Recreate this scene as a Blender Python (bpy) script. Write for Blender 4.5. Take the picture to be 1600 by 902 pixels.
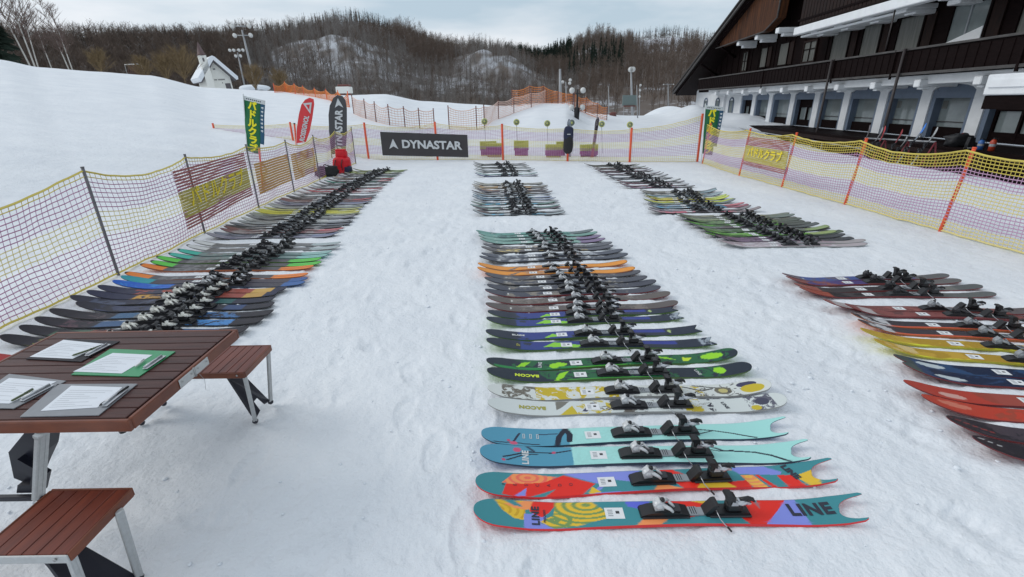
import bpy, math, random
import numpy as np
from mathutils import Vector, Matrix, noise
R_ = math.radians
for o in list(bpy.data.objects): bpy.data.objects.remove(o)
S = bpy.context.scene
COL = S.collection
# ------------------------------------------------------------------ camera
F_PX, CAM_H, PITCH, ROLL = 741.0, 1.70, R_(21.4), R_(0.9)
_f = Vector((0, math.cos(PITCH), -math.sin(PITCH)))
_u0 = Vector((0, math.sin(PITCH), math.cos(PITCH))); _r0 = Vector((1, 0, 0))
CR = _r0*math.cos(ROLL) - _u0*math.sin(ROLL)
CU = _u0*math.cos(ROLL) + _r0*math.sin(ROLL)
CP = Vector((0, 0, CAM_H))
cam = bpy.data.cameras.new('camera'); co = bpy.data.objects.new('camera', cam); COL.objects.link(co)
M = Matrix((CR, CU, -_f)).transposed().to_4x4(); M.translation = CP
co.matrix_world = M
cam.sensor_width = 36; cam.lens = F_PX/1600*36; cam.clip_start = .05; cam.clip_end = 3000
S.camera = co
# ------------------------------------------------------------------ sky, sun, exposure
SUN_EL, SUN_AZ = R_(36), R_(-80)        # azimuth clockwise from +Y: to the left, behind thin cloud
W = bpy.data.worlds.new('World'); S.world = W; W.use_nodes = True
nt = W.node_tree; nt.nodes.clear()
def nn(t, ty, **kw):
    n = t.nodes.new(ty)
    for k, v in kw.items(): setattr(n, k, v)
    return n
sky = nn(nt, 'ShaderNodeTexSky', sky_type='NISHITA', sun_disc=False)
sky.sun_elevation = SUN_EL; sky.sun_rotation = SUN_AZ; sky.altitude = 300; sky.dust_density = 2
tc = nn(nt, 'ShaderNodeTexCoord'); mp = nn(nt, 'ShaderNodeMapping'); mp.inputs['Scale'].default_value = (1.2, 1.6, 5.5)
mp.inputs['Location'].default_value = (3.1, .4, .2)
nt.links.new(tc.outputs['Generated'], mp.inputs['Vector'])
n1 = nn(nt, 'ShaderNodeTexNoise'); n1.inputs['Scale'].default_value = 1.7; n1.inputs['Detail'].default_value = 7; n1.inputs['Roughness'].default_value = .52
nt.links.new(mp.outputs[0], n1.inputs['Vector'])
cr = nn(nt, 'ShaderNodeValToRGB'); cr.color_ramp.elements[0].position = .36; cr.color_ramp.elements[1].position = .60
cr.color_ramp.elements[0].color = (4.2, 5.2, 6.0, 1); cr.color_ramp.elements[1].color = (7.1, 7.4, 7.8, 1)
nt.links.new(n1.outputs['Fac'], cr.inputs[0])
mx = nn(nt, 'ShaderNodeMix', data_type='RGBA'); mx.inputs['Factor'].default_value = .90
nt.links.new(sky.outputs[0], mx.inputs['A']); nt.links.new(cr.outputs[0], mx.inputs['B'])
bg = nn(nt, 'ShaderNodeBackground'); bg.inputs['Strength'].default_value = .085
nt.links.new(mx.outputs['Result'], bg.inputs['Color'])
wo = nn(nt, 'ShaderNodeOutputWorld'); nt.links.new(bg.outputs[0], wo.inputs['Surface'])
sl = bpy.data.lights.new('sun', 'SUN'); sl.energy = .62; sl.angle = R_(24); sl.color = (1, .97, .92)
so = bpy.data.objects.new('sun', sl); COL.objects.link(so)
sd = Vector((math.sin(SUN_AZ)*math.cos(SUN_EL), math.cos(SUN_AZ)*math.cos(SUN_EL), math.sin(SUN_EL)))
so.rotation_euler = (-sd).to_track_quat('-Z', 'Y').to_euler()
S.view_settings.view_transform = 'Standard'; S.view_settings.look = 'None'
S.view_settings.exposure = 0.52; S.view_settings.gamma = 1

# ------------------------------------------------------------------ helpers
def ray(px, py): return _f*F_PX + CR*(px-800) + CU*(451-py)
def at(px, py, z=0.0):
    d = ray(px, py); return CP + d*((z-CAM_H)/d.z)
def aty(px, py, Y):
    d = ray(px, py); return CP + d*(Y/d.y)
def azel(px, py):
    d = ray(px, py); return math.atan2(d.x, d.y), math.atan2(d.z, math.hypot(d.x, d.y))
def lin(c):
    return tuple(((v/255)/12.92 if v <= 10.3 else (((v/255)+.055)/1.055)**2.4) for v in c[:3])
def alb(c, k=1.0): return tuple(min(.9, v*k) for v in lin(c))
def tag(o, label=None, cat=None, group=None, kind=None):
    if label: o['label'] = label
    if cat: o['category'] = cat
    if group: o['group'] = group
    if kind: o['kind'] = kind
    return o
def empty(name, loc=(0, 0, 0), rz=0.0):
    o = bpy.data.objects.new(name, None); COL.objects.link(o); o.location = loc; o.rotation_euler = (0, 0, rz)
    o.empty_display_size = .1; return o
MATS = {}
def mat(name, col, rough=.6, metal=0.0, spec=.5, coat=0.0, noise_amt=0.0, noise_scale=20, bump=0.0, bscale=60, alpha=None, stretch=None, dark=None):
    if name in MATS: return MATS[name]
    m = bpy.data.materials.new(name); m.use_nodes = True; t = m.node_tree; b = t.nodes['Principled BSDF']
    b.inputs['Base Color'].default_value = (*col, 1); b.inputs['Roughness'].default_value = rough
    b.inputs['Metallic'].default_value = metal; b.inputs['Specular IOR Level'].default_value = spec
    if coat: b.inputs['Coat Weight'].default_value = coat; b.inputs['Coat Roughness'].default_value = .12
    tcn = nn(t, 'ShaderNodeTexCoord'); src = tcn.outputs['Object']
    if stretch:
        mpn = nn(t, 'ShaderNodeMapping'); mpn.inputs['Scale'].default_value = stretch; t.links.new(src, mpn.inputs[0]); src = mpn.outputs[0]
    if noise_amt or dark:
        n = nn(t, 'ShaderNodeTexNoise'); n.inputs['Scale'].default_value = noise_scale; n.inputs['Detail'].default_value = 6; n.inputs['Roughness'].default_value = .65
        t.links.new(src, n.inputs['Vector'])
        r = nn(t, 'ShaderNodeValToRGB'); r.color_ramp.elements[0].position = .3; r.color_ramp.elements[1].position = .7
        lo = dark if dark else tuple(v*(1-noise_amt) for v in col); hi = tuple(min(.95, v*(1+noise_amt*.6)) for v in col)
        r.color_ramp.elements[0].color = (*lo, 1); r.color_ramp.elements[1].color = (*hi, 1)
        t.links.new(n.outputs['Fac'], r.inputs[0]); t.links.new(r.outputs[0], b.inputs['Base Color'])
    if bump:
        n = nn(t, 'ShaderNodeTexNoise'); n.inputs['Scale'].default_value = bscale; n.inputs['Detail'].default_value = 4
        t.links.new(src, n.inputs['Vector'])
        bp = nn(t, 'ShaderNodeBump'); bp.inputs['Strength'].default_value = bump; bp.inputs['Distance'].default_value = .01
        t.links.new(n.outputs['Fac'], bp.inputs['Height']); t.links.new(bp.outputs[0], b.inputs['Normal'])
    if alpha is not None:
        b.inputs['Alpha'].default_value = alpha
    MATS[name] = m; return m
class MB:
    """collects faces and links them as one mesh object"""
    def __init__(s): s.v = []; s.f = []; s.m = []; s.mats = []; s.sm = []
    def mi(s, m):
        if m not in s.mats: s.mats.append(m)
        return s.mats.index(m)
    def face(s, pts, m, smooth=False):
        k = len(s.v); s.v += [tuple(p) for p in pts]; s.f.append(tuple(range(k, k+len(pts)))); s.m.append(s.mi(m)); s.sm.append(smooth)
    def poly(s, vs, fs, m, smooth=False):
        k = len(s.v); s.v += [tuple(p) for p in vs]; i = s.mi(m)
        for f in fs: s.f.append(tuple(k+a for a in f)); s.m.append(i); s.sm.append(smooth)
    def box(s, c, d, m, rot=None, bev=0.0):
        hx, hy, hz = d[0]/2, d[1]/2, d[2]/2
        if bev > 0 and bev < min(hx, hy, hz):
            b = bev; vs = []; 
            for z, i in ((-hz, b), (-hz+b, 0), (hz-b, 0), (hz, b)):
                for x, y in ((-hx+b+0, -hy+i), (hx-b, -hy+i), (hx-i, -hy+b), (hx-i, hy-b), (hx-b, hy-i), (-hx+b, hy-i), (-hx+i, hy-b), (-hx+i, -hy+b)):
                    vs.append(Vector((x, y, z)))
            fs = [tuple(range(7, -1, -1)), tuple(range(24, 32))]
            for r in range(3):
                for k in range(8): fs.append((r*8+k, r*8+(k+1) % 8, r*8+8+(k+1) % 8, r*8+8+k))
        else:
            vs = [Vector((x, y, z)) for z in (-hz, hz) for x, y in ((-hx, -hy), (hx, -hy), (hx, hy), (-hx, hy))]
            fs = [(3, 2, 1, 0), (4, 5, 6, 7), (0, 1, 5, 4), (1, 2, 6, 5), (2, 3, 7, 6), (3, 0, 4, 7)]
        c = Vector(c)
        if rot is not None: vs = [rot @ v for v in vs]
        s.poly([v+c for v in vs], fs, m)
    def tube(s, pts, rad, m, n=6, cap=True, smooth=True):
        pts = [Vector(p) for p in pts]; rad = rad if isinstance(rad, (list, tuple)) else [rad]*len(pts)
        vs = []; fs = []
        for i, p in enumerate(pts):
            d = (pts[min(i+1, len(pts)-1)]-pts[max(i-1, 0)])
            if d.length < 1e-9: d = Vector((0, 0, 1))
            d.normalize(); a = Vector((0, 0, 1)) if abs(d.z) < .9 else Vector((1, 0, 0))
            x = d.cross(a).normalized(); y = d.cross(x)
            for k in range(n):
                t = 2*math.pi*k/n; vs.append(p+(x*math.cos(t)+y*math.sin(t))*rad[i])
        for i in range(len(pts)-1):
            for k in range(n): fs.append((i*n+k, i*n+(k+1) % n, (i+1)*n+(k+1) % n, (i+1)*n+k))
        if cap: fs.append(tuple(range(n-1, -1, -1))); fs.append(tuple(range((len(pts)-1)*n, len(pts)*n)))
        s.poly(vs, fs, m, smooth)
    def prism(s, prof, w, m, axis='y', c=(0, 0, 0)):
        """profile (a,b) extruded by width w centred on c; axis y: profile in x,z; axis x: profile in y,z; axis z: profile in x,y"""
        n = len(prof); vs = []
        for t in (-w/2, w/2):
            for a, b in prof:
                p = {'y': (a, t, b), 'x': (t, a, b), 'z': (a, b, t)}[axis]
                vs.append(Vector(p)+Vector(c))
        fs = [tuple(range(n)), tuple(range(2*n-1, n-1, -1))]+[(k, k+n, (k+1) % n+n, (k+1) % n) for k in range(n)]
        s.poly(vs, fs, m)
    def ball(s, c, r, m, nu=10, nv=6, sc=(1, 1, 1)):
        vs = []; fs = []
        for j in range(nv+1):
            t = math.pi*j/nv
            for i in range(nu):
                a = 2*math.pi*i/nu; vs.append((c[0]+r*sc[0]*math.sin(t)*math.cos(a), c[1]+r*sc[1]*math.sin(t)*math.sin(a), c[2]+r*sc[2]*math.cos(t)))
        for j in range(nv):
            for i in range(nu): fs.append((j*nu+i, (j+1)*nu+i, (j+1)*nu+(i+1) % nu, j*nu+(i+1) % nu))
        s.poly(vs, fs, m, True)
    def mesh(s, name):
        me = bpy.data.meshes.new(name); me.from_pydata(s.v, [], s.f)
        for m in s.mats: me.materials.append(m)
        me.polygons.foreach_set('material_index', s.m); me.polygons.foreach_set('use_smooth', s.sm); me.update()
        return me
    def build(s, name, parent=None, loc=None):
        return link(name, s.mesh(name), parent, loc)
def link(name, me, parent=None, loc=None):
    o = bpy.data.objects.new(name, me); COL.objects.link(o)
    if parent: o.parent = parent
    if loc is not None: o.location = loc
    return o
def recalc(me):
    import bmesh
    b = bmesh.new(); b.from_mesh(me); bmesh.ops.recalc_face_normals(b, faces=b.faces); b.to_mesh(me); b.free(); return me
def text_mesh(name, body, size, m, extrude=.0, xform=None, bold=0.0, shear=0.0, sx=1.0, align='CENTER', spacing=1.0):
    cu = bpy.data.curves.new(name, 'FONT'); cu.body = body; cu.size = size; cu.extrude = extrude; cu.offset = bold; cu.shear = shear
    cu.align_x = align; cu.space_character = spacing; cu.align_y = 'CENTER'; cu.resolution_u = 3
    o = bpy.data.objects.new(name, cu); COL.objects.link(o)
    bpy.context.view_layer.update()
    me = bpy.data.meshes.new_from_object(o.evaluated_get(bpy.context.evaluated_depsgraph_get()))
    bpy.data.objects.remove(o); me.materials.clear(); me.materials.append(m); me.name = name
    if sx != 1.0:
        for v in me.vertices: v.co.x *= sx
    if xform is not None: me.transform(xform)
    return me
def fx(fr, p):      # frame: (origin, ex, ey, ez) -> matrix
    o, ex, ey, ez = fr
    return Matrix(((ex[0], ey[0], ez[0], o[0]), (ex[1], ey[1], ez[1], o[1]), (ex[2], ey[2], ez[2], o[2]), (0, 0, 0, 1)))

# common materials
m_black = mat('black_plastic', (.012, .012, .014), .38, spec=.5)
m_satin = mat('charcoal_plastic', (.03, .03, .035), .5)
m_silver = mat('brushed_metal', (.55, .56, .58), .28, metal=.9)
m_white = mat('white_plastic', (.72, .72, .70), .4)
m_grey = mat('grey_plastic', (.28, .30, .32), .5)
m_alu = mat('anodised_aluminium', (.52, .53, .53), .42, metal=.55, noise_amt=.1, noise_scale=60)
m_orange = mat('orange_post', alb((222, 88, 52), 1.15), .5, noise_amt=.15, noise_scale=9)
m_stick = mat('sticker_paper', (.78, .79, .80), .6)

# ------------------------------------------------------------------ terrain functions
def interp(x, xs, ys):
    if x <= xs[0]: return ys[0]
    if x >= xs[-1]: return ys[-1]
    for i in range(len(xs)-1):
        if x <= xs[i+1]:
            t = (x-xs[i])/(xs[i+1]-xs[i]); t2 = t*t*(3-2*t); t = .5*t+.5*t2
            return ys[i]*(1-t)+ys[i+1]*t
def sstep(t): t = max(0, min(1, t)); return t*t*(3-2*t)
RIDGE_PX = [(-260, 70), (0, 93), (60, 105), (150, 112), (235, 118), (320, 137), (420, 142), (490, 147), (540, 149), (600, 147), (660, 158), (740, 163), (785, 166), (840, 161), (885, 161), (925, 178), (980, 181), (1040, 182), (1090, 178), (1200, 175), (1500, 170)]
RIDGE_D = [46, 46, 46, 46, 48, 50, 50, 46, 44, 42, 42, 40, 36, 34, 34, 38, 44, 46, 46, 46, 46]
_raz = []; _rz = []
for (px, py), D in zip(RIDGE_PX, RIDGE_D):
    a, e = azel(px, py); _raz.append(a); _rz.append(CAM_H+math.tan(e)*D)
FAZ = 0.0559                                   # facade direction
FD = Vector((math.sin(FAZ), math.cos(FAZ), 0)); FN = Vector((-math.cos(FAZ), math.sin(FAZ), 0)); FP0 = Vector((16, 0, 0))
def nearR(a):
    """distance from the camera foot at which the piste starts to rise beyond the nets"""
    s, c = math.sin(a), math.cos(a)
    k = 0.0
    if s < -.02: k += (-s/5.6)**5
    if c > .02: k += (c/17.5)**5
    k += (1/26)**5
    return k**(-.2)
def snow_z(x, y):
    a = math.atan2(x, y); r = math.hypot(x, y)
    D = interp(a, _raz, RIDGE_D); Z = interp(a, _raz, _rz); N = nearR(a)
    if y < 0: return 0.0
    t = (r-N)/max(D-N, 1)
    if t <= 0: z = 0.0
    elif t < 1:
        k = t*t*(3-2*t)*.35+t*.65; z = Z*k*(sstep(t*5)*.6+.4 if Z > 0 else 1)
        z += .35*sstep(t*6)*(1-t)*sstep((-.12-a)*4)
        z += (.12*noise.noise(Vector((x*.16, y*.16, 3)))+.05*noise.noise(Vector((x*.5, y*.5, 1))))*sstep(t*4)*sstep((1-t)*3)
    else:
        z = Z - (r-D)*.16*sstep((r-D)/6)
    # mound heaped beside the building
    p = Vector((x, y, 0))-FP0; s = p.dot(FD); o = p.dot(FN)
    m = math.exp(-((s-57.5)/5.0)**2-((o-1.2)/4.4)**2)*2.9
    z += m + .7*math.exp(-((s-41)/4)**2-((o-3.6)/1.8)**2)*(1+.5*noise.noise(Vector((x*.5, y*.5, 7))))
    # the ground falls away towards the foot of the terrace
    if s < 40: z -= 1.0*sstep((6.5-o)/4.5)*sstep((40-s)/14)
    z += .28*sstep((7-o)/3)*sstep((s-20)/5)*sstep((40-s)/4)*(noise.noise(Vector((x*.45, y*.45, 5)))+.25) if o < 8 else 0
    return z
def terr_at(px, py, r0=6, r1=75):
    """where the sight line through a pixel meets the snow (to survey real points from the photograph)"""
    d = ray(px, py); h = math.hypot(d.x, d.y); last = None
    n = 700
    for i in range(n):
        r = r0+(r1-r0)*i/n; p = CP+d*(r/h)
        if p.z <= snow_z(p.x, p.y): return Vector((p.x, p.y, snow_z(p.x, p.y)))
    p = CP+d*(45/h); return Vector((p.x, p.y, snow_z(p.x, p.y)))

# snow: one sheet in rings around the viewpoint, fine where it is near
def ground():
    rs = [0.0]; r = .45
    while r < 95: rs.append(r); r *= 1.0125 if r < 17 else 1.02
    rs += [130, 220, 500, 1200]
    az = []; a = -math.pi
    while a < math.pi-1e-6:
        az.append(a); a += .0052 if abs(a) < 1.0 else .05
    nA = len(az); vs = []
    rg = random.Random(77); prints = {}
    def addp(x, y, a, s_):
        for ix in range(int((x-.25)//.5), int((x+.25)//.5)+1):
            for iy in range(int((y-.25)//.5), int((y+.25)//.5)+1): prints.setdefault((ix, iy), []).append((x, y, math.cos(a), math.sin(a), s_))
    for _ in range(46):        # people walking up and down the aisles
        lane = rg.choice([-1.4, -1.1, -.7, 2.1, 2.4, 1.9, .3, -1.6]); x = lane+rg.uniform(-.4, .4); y = rg.uniform(.6, 10); a = rg.choice([1.57, -1.57])+rg.gauss(0, .35)
        for k in range(rg.randrange(4, 12)):
            sgn = 1 if k % 2 else -1; addp(x-math.sin(a)*.09*sgn, y+math.cos(a)*.09*sgn, a+rg.gauss(0, .12), rg.uniform(.5, 1.1)); x += math.cos(a)*.55; y += math.sin(a)*.55; a += rg.gauss(0, .12)
    for _ in range(260): addp(rg.uniform(-3, 5), rg.uniform(.5, 14), rg.uniform(0, 6.3), rg.uniform(.3, .9))
    for ri, r in enumerate(rs):
        for a in az:
            x, y = r*math.sin(a), r*math.cos(a)
            z = snow_z(x, y) if r < 100 else -6
            if .4 < r < 24 and abs(a) < 1.15:
                amp = 1.0 if r < 12 else (24-r)/12
                v = Vector((x, y, 0))
                h = .009*noise.noise(v*2.1)+.0065*noise.noise(v*6.3+Vector((9, 0, 0)))+.0055*noise.noise(Vector((x*15, y*19, 0)))+.0032*noise.noise(v*40)
                # scuffs and boot prints
                c = noise.noise(v*3.4+Vector((4, 7, 0)))
                if c > .26: h -= .014*min(1, (c-.26)*5)*(.5+.6*noise.noise(v*14))
                for (qx, qy, ca, sa, s_) in prints.get((int(x//.5), int(y//.5)), ()):
                    dx, dy = x-qx, y-qy; l_, m_ = (dx*ca+dy*sa)/.155, (-dx*sa+dy*ca)/.062; q = l_*l_+m_*m_
                    if q < 2.2:
                        if q < 1: h -= .011*s_*(1-q**3)*(1+.35*math.sin(l_*16))
                        else: h += .005*s_*(2.2-q)/1.2*(1+.6*noise.noise(v*30))
                z += h*amp
            if ri == 0: z = 0
            vs.append((x, y, z))
    fs = []
    for i in range(len(rs)-1):
        for k in range(nA):
            k2 = (k+1) % nA
            if i == 0: fs.append((k, nA+k2, nA+k)) if True else None
            else: fs.append((i*nA+k, i*nA+k2, (i+1)*nA+k2, (i+1)*nA+k))
    me = bpy.data.meshes.new('snow_ground'); me.from_pydata(vs, [], fs); me.update()
    for p in me.polygons: p.use_smooth = True
    recalc(me)
    if me.polygons[len(me.polygons)//3].normal.z < 0: me.flip_normals()
    m = bpy.data.materials.new('snow'); m.use_nodes = True; t = m.node_tree; b = t.nodes['Principled BSDF']
    b.inputs['Roughness'].default_value = .62; b.inputs['Specular IOR Level'].default_value = .25
    tcn = nn(t, 'ShaderNodeTexCoord')
    n = nn(t, 'ShaderNodeTexNoise'); n.inputs['Scale'].default_value = 1.3; n.inputs['Detail'].default_value = 6
    t.links.new(tcn.outputs['Object'], n.inputs['Vector'])
    r = nn(t, 'ShaderNodeValToRGB'); r.color_ramp.elements[0].position = .3; r.color_ramp.elements[0].color = (.76, .79, .83, 1)
    r.color_ramp.elements[1].position = .65; r.color_ramp.elements[1].color = (.83, .855, .885, 1)
    t.links.new(n.outputs['Fac'], r.inputs[0]); t.links.new(r.outputs[0], b.inputs['Base Color'])
    na = nn(t, 'ShaderNodeTexNoise'); na.inputs['Scale'].default_value = 38; na.inputs['Detail'].default_value = 5; na.inputs['Roughness'].default_value = .6
    nb = nn(t, 'ShaderNodeTexNoise'); nb.inputs['Scale'].default_value = 7.5; nb.inputs['Detail'].default_value = 5
    ad = nn(t, 'ShaderNodeMath', operation='MULTIPLY_ADD'); ad.inputs[1].default_value = .35
    for q in (na, nb): t.links.new(tcn.outputs['Object'], q.inputs['Vector'])
    t.links.new(na.outputs['Fac'], ad.inputs[0]); t.links.new(nb.outputs['Fac'], ad.inputs[2])
    bp = nn(t, 'ShaderNodeBump'); bp.inputs['Strength'].default_value = .8; bp.inputs['Distance'].default_value = .032
    t.links.new(ad.outputs[0], bp.inputs['Height']); t.links.new(bp.outputs[0], b.inputs['Normal'])
    me.materials.append(m); MATS['snow'] = m
    tag(link('snow_ground', me), kind='structure')
ground()
m_snow = MATS['snow']
m_pile = mat('packed_snow', (.80, .84, .885), .6, bump=.5, bscale=5)

# ------------------------------------------------------------------ hills
SIL = [(-300, 20), (0, 36), (60, 44), (150, 44), (250, 50), (330, 54), (352, 50), (370, 42), (400, 38), (430, 32), (480, 24), (540, 15), (580, 20), (620, 36), (650, 50), (700, 58), (750, 62), (800, 70), (850, 76), (880, 68), (940, 52), (1000, 47), (1060, 42), (1100, 46), (1200, 60), (1600, 60)]
HR = [150, 150, 150, 150, 150, 160, 170, 190, 210, 225, 240, 250, 255, 260, 265, 270, 280, 290, 310, 340, 380, 420, 440, 450, 450, 450]
TREE_H = [11, 11, 11, 11, 10, 10, 11, 12, 12, 12, 12, 13, 13, 13, 12, 11, 11, 11, 11, 11, 12, 14, 14, 14, 14, 14]
def pxaz(px): return azel(px, 110)[0]
KNOLLS = [(pxaz(775), .085, 172, 30, 7.5), (pxaz(530), .13, 165, 30, 6.0), (pxaz(930), .06, 230, 34, 7.0), (pxaz(330), .10, 128, 16, 2.5), (pxaz(650), .05, 205, 30, 6.0)]
_haz = []; _hz = []
for (px, py), Rr, th in zip(SIL, HR, TREE_H):
    a, e = azel(px, py); _haz.append(a); _hz.append(CAM_H+math.tan(e)*Rr-th*.62*.9)
def hill(a, r):
    Rc = interp(a, _haz, HR); Z = interp(a, _haz, _hz); r0 = 92
    t = (r-r0)/(Rc-r0)
    base = -2.5
    if t < 0: return base
    if t <= 1: z = base+(Z-base)*(t**.95)
    else: z = Z-(r-Rc)*.12
    x, y = r*math.sin(a), r*math.cos(a)
    w = sstep(t*3)*sstep((1.02-t)*6) if t < 1.02 else 0
    z += w*(r/300)*(5*noise.noise(Vector((x*.012, y*.012, 2)))+2.4*noise.noise(Vector((x*.035, y*.035, 8))))
    for ka, kw, kr, ks, kh in KNOLLS: z += kh*(1+.55*noise.noise(Vector((x*.05, y*.05, ka)))+.3*noise.noise(Vector((x*.12, y*.12, ka))))*math.exp(-((a-ka)/kw)**2-((r-kr)/(ks if r < kr else ks*.6))**2)
    return z
def onknoll(a, r):
    return max([math.exp(-((a-ka)/kw)**2-((r-kr+8)/ks)**2) for ka, kw, kr, ks, kh in KNOLLS[:2]])
def clearing(a, r):
    """treeless patches on the far hill"""
    Rc = interp(a, _haz, HR); t = (r-92)/(Rc-92)
    if pxaz(985) < a < pxaz(1110) and .55 < t < .90: return noise.noise(Vector((a*30, t*7, 0))) > -.42
    if pxaz(925) < a < pxaz(975) and .80 < t < .95: return noise.noise(Vector((a*40, t*9, 3))) > -.05
    return False
def hills():
    rows = []; r = 58
    while r < 520: rows.append(r); r *= 1.022
    cols = [-1.15+.0062*i for i in range(int(2.0/.0062))]
    vs = []; fs = []; nA = len(cols)
    for r in rows:
        for a in cols: vs.append((r*math.sin(a), r*math.cos(a), hill(a, r)))
    for i in range(len(rows)-1):
        for k in range(nA-1): fs.append((i*nA+k, i*nA+k+1, (i+1)*nA+k+1, (i+1)*nA+k))
    me = bpy.data.meshes.new('wooded_hills'); me.from_pydata(vs, [], fs); me.update()
    for p in me.polygons: p.use_smooth = True
    if me.polygons[500].normal.z < 0: me.flip_normals()
    m = bpy.data.materials.new('hill_snow_and_litter'); m.use_nodes = True; t = m.node_tree; b = t.nodes['Principled BSDF']
    b.inputs['Roughness'].default_value = .8; b.inputs['Specular IOR Level'].default_value = .1
    tcn = nn(t, 'ShaderNodeTexCoord'); n = nn(t, 'ShaderNodeTexNoise'); n.inputs['Scale'].default_value = .05; n.inputs['Detail'].default_value = 12; n.inputs['Roughness'].default_value = .75
    t.links.new(tcn.outputs['Object'], n.inputs['Vector'])
    r_ = nn(t, 'ShaderNodeValToRGB'); e = r_.color_ramp.elements
    e[0].position = .38; e[0].color = (.15, .118, .098, 1); e[1].position = .60; e[1].color = (.52, .53, .56, 1)
    x = e.new(.53); x.color = (.17, .145, .13, 1)
    t.links.new(n.outputs['Fac'], r_.inputs[0])
    at_ = nn(t, 'ShaderNodeAttribute', attribute_name='bare'); mxr = nn(t, 'ShaderNodeMix', data_type='RGBA')
    t.links.new(at_.outputs['Fac'], mxr.inputs['Factor']); t.links.new(r_.outputs[0], mxr.inputs['A']); mxr.inputs['B'].default_value = (.62, .65, .70, 1)
    t.links.new(mxr.outputs['Result'], b.inputs['Base Color'])
    me.materials.append(m)
    ca = me.attributes.new('bare', 'FLOAT', 'POINT')
    ca.data.foreach_set('value', [(.9 if clearing(a, r) else min(.8, max(0, onknoll(a, r)-.15)*max(0, .55+2.6*noise.noise(Vector((a*45, r*.10, 0)))+1.2*noise.noise(Vector((a*130, r*.3, 4)))))) for r in rows for a in cols])
    tag(link('wooded_hills', me), kind='structure')
hills()

# ------------------------------------------------------------------ trees
m_bark = mat('brown_twigs', (.175, .135, .112), .9, spec=.1, noise_amt=.35, noise_scale=.6)
m_bark2 = mat('grey_bark', (.26, .24, .225), .9, spec=.1, noise_amt=.3, noise_scale=.8)
m_larch = mat('dark_larch_twigs', (.09, .076, .068), .9, spec=.1, noise_amt=.3, noise_scale=.5)
m_conif = mat('conifer_needles', (.030, .044, .034), .9, spec=.1, noise_amt=.4, noise_scale=.7)
m_birch = mat('birch_bark', (.50, .48, .44), .8, noise_amt=.3, noise_scale=4)
m_tan = mat('tan_twigs', (.24, .175, .10), .9, spec=.1, noise_amt=.3, noise_scale=2)
m_pinktwig = mat('reddish_birch_twigs', (.17, .125, .11), .9, spec=.1, noise_amt=.3, noise_scale=2)
def stick(vs, fs, p, q, r0, r1, n=3):
    k = len(vs); d = (q-p); a = Vector((0, 0, 1)) if abs(d.z) < .9*d.length else Vector((1, 0, 0))
    x = d.cross(a).normalized(); y = d.cross(x).normalized()
    for c, r in ((p, r0), (q, r1)):
        for i in range(n):
            t = 2*math.pi*i/n; vs.append(c+(x*math.cos(t)+y*math.sin(t))*r)
    for i in range(n): fs.append((k+i, k+(i+1) % n, k+n+(i+1) % n, k+n+i))
def blade(vs, fs, p, q, w):
    k = len(vs); d = (q-p).normalized(); x = d.cross(Vector((random.uniform(-1, 1), random.uniform(-1, 1), .2))).normalized()*w
    vs += [p-x, p+x, q]; fs.append((k, k+1, k+2))
def bare_tree(rng, H, dense=1.0, slender=.5, detail=1):
    """trunk (verts, faces), crown (verts, faces)"""
    tv, tf, cv, cf = [], [], [], []
    lean = Vector((rng.uniform(-.05, .05), rng.uniform(-.05, .05), 1))
    stick(tv, tf, Vector((0, 0, -.5)), lean*H*.55, .009*H+.015, .005*H+.01, 4)
    stick(tv, tf, lean*H*.55, lean*H*.97, .005*H+.01, .01, 3)
    nb = int(27*dense)
    for i in range(nb):
        t = rng.uniform(.28, .97); b = lean*H*t; a = rng.uniform(0, 6.283)
        L = H*(.10+.26*(1-t)**.6)*slender*2*rng.uniform(.6, 1.1)
        d = Vector((math.cos(a), math.sin(a), rng.uniform(.7, 1.6))).normalized()
        q = b+d*L; stick(cv, cf, b, q, .0035*H*(1.1-t)+.012, .006, 3)
        for j in range(int(5*detail)):
            u = rng.uniform(.25, 1); p = b+d*L*u
            d2 = (d+Vector((rng.uniform(-1, 1), rng.uniform(-1, 1), rng.uniform(-.1, .8)))).normalized()
            blade(cv, cf, p, p+d2*L*rng.uniform(.3, .6), .028 if detail < 2 else .009)
    return tv, tf, cv, cf
def conifer(rng, H, spread=.17, droop=.25, nb=70, w=.16, open_=0.0):
    tv, tf, cv, cf = [], [], [], []
    stick(tv, tf, Vector((0, 0, -.5)), Vector((0, 0, H)), .012*H, .01, 4)
    for i in range(nb):
        t = rng.uniform(.08+open_, .99)**.9; a = rng.uniform(0, 6.283); L = H*spread*(1-t*.93)*rng.uniform(.6, 1.15)
        b = Vector((0, 0, H*t)); q = b+Vector((math.cos(a)*L, math.sin(a)*L, -L*droop+rng.uniform(-.1, .15)*L))
        blade(cv, cf, b, q, w*rng.uniform(.5, 1)); 
        m = (b+q)/2
        blade(cv, cf, m, m+Vector((math.cos(a+.8)*L*.5, math.sin(a+.8)*L*.5, -L*.2)), w*.8)
    return tv, tf, cv, cf
def me_of(name, vs, fs, m, smooth=False):
    me = bpy.data.meshes.new(name); me.from_pydata([tuple(v) for v in vs], [], fs); me.materials.append(m); me.update(); return me
rng = random.Random(7)
random.seed(5)
KIN = {}
def kin(key, gens, mt, mc):
    KIN[key] = []
    for g in gens:
        tv, tf, cv, cf = g
        KIN[key].append((tv, tf, cv, cf, me_of('trunk', tv, tf, mt), me_of('crown', cv, cf, mc)))
kin('bare', [bare_tree(rng, 10, 1.2, .42) for _ in range(5)], m_bark2, m_bark)
kin('pale', [bare_tree(rng, 10, .8, .34) for _ in range(4)], m_bark2, m_bark2)
kin('larch', [conifer(rng, 10, .15, .05, 60, .09, .15) for _ in range(4)], m_larch, m_larch)
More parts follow.
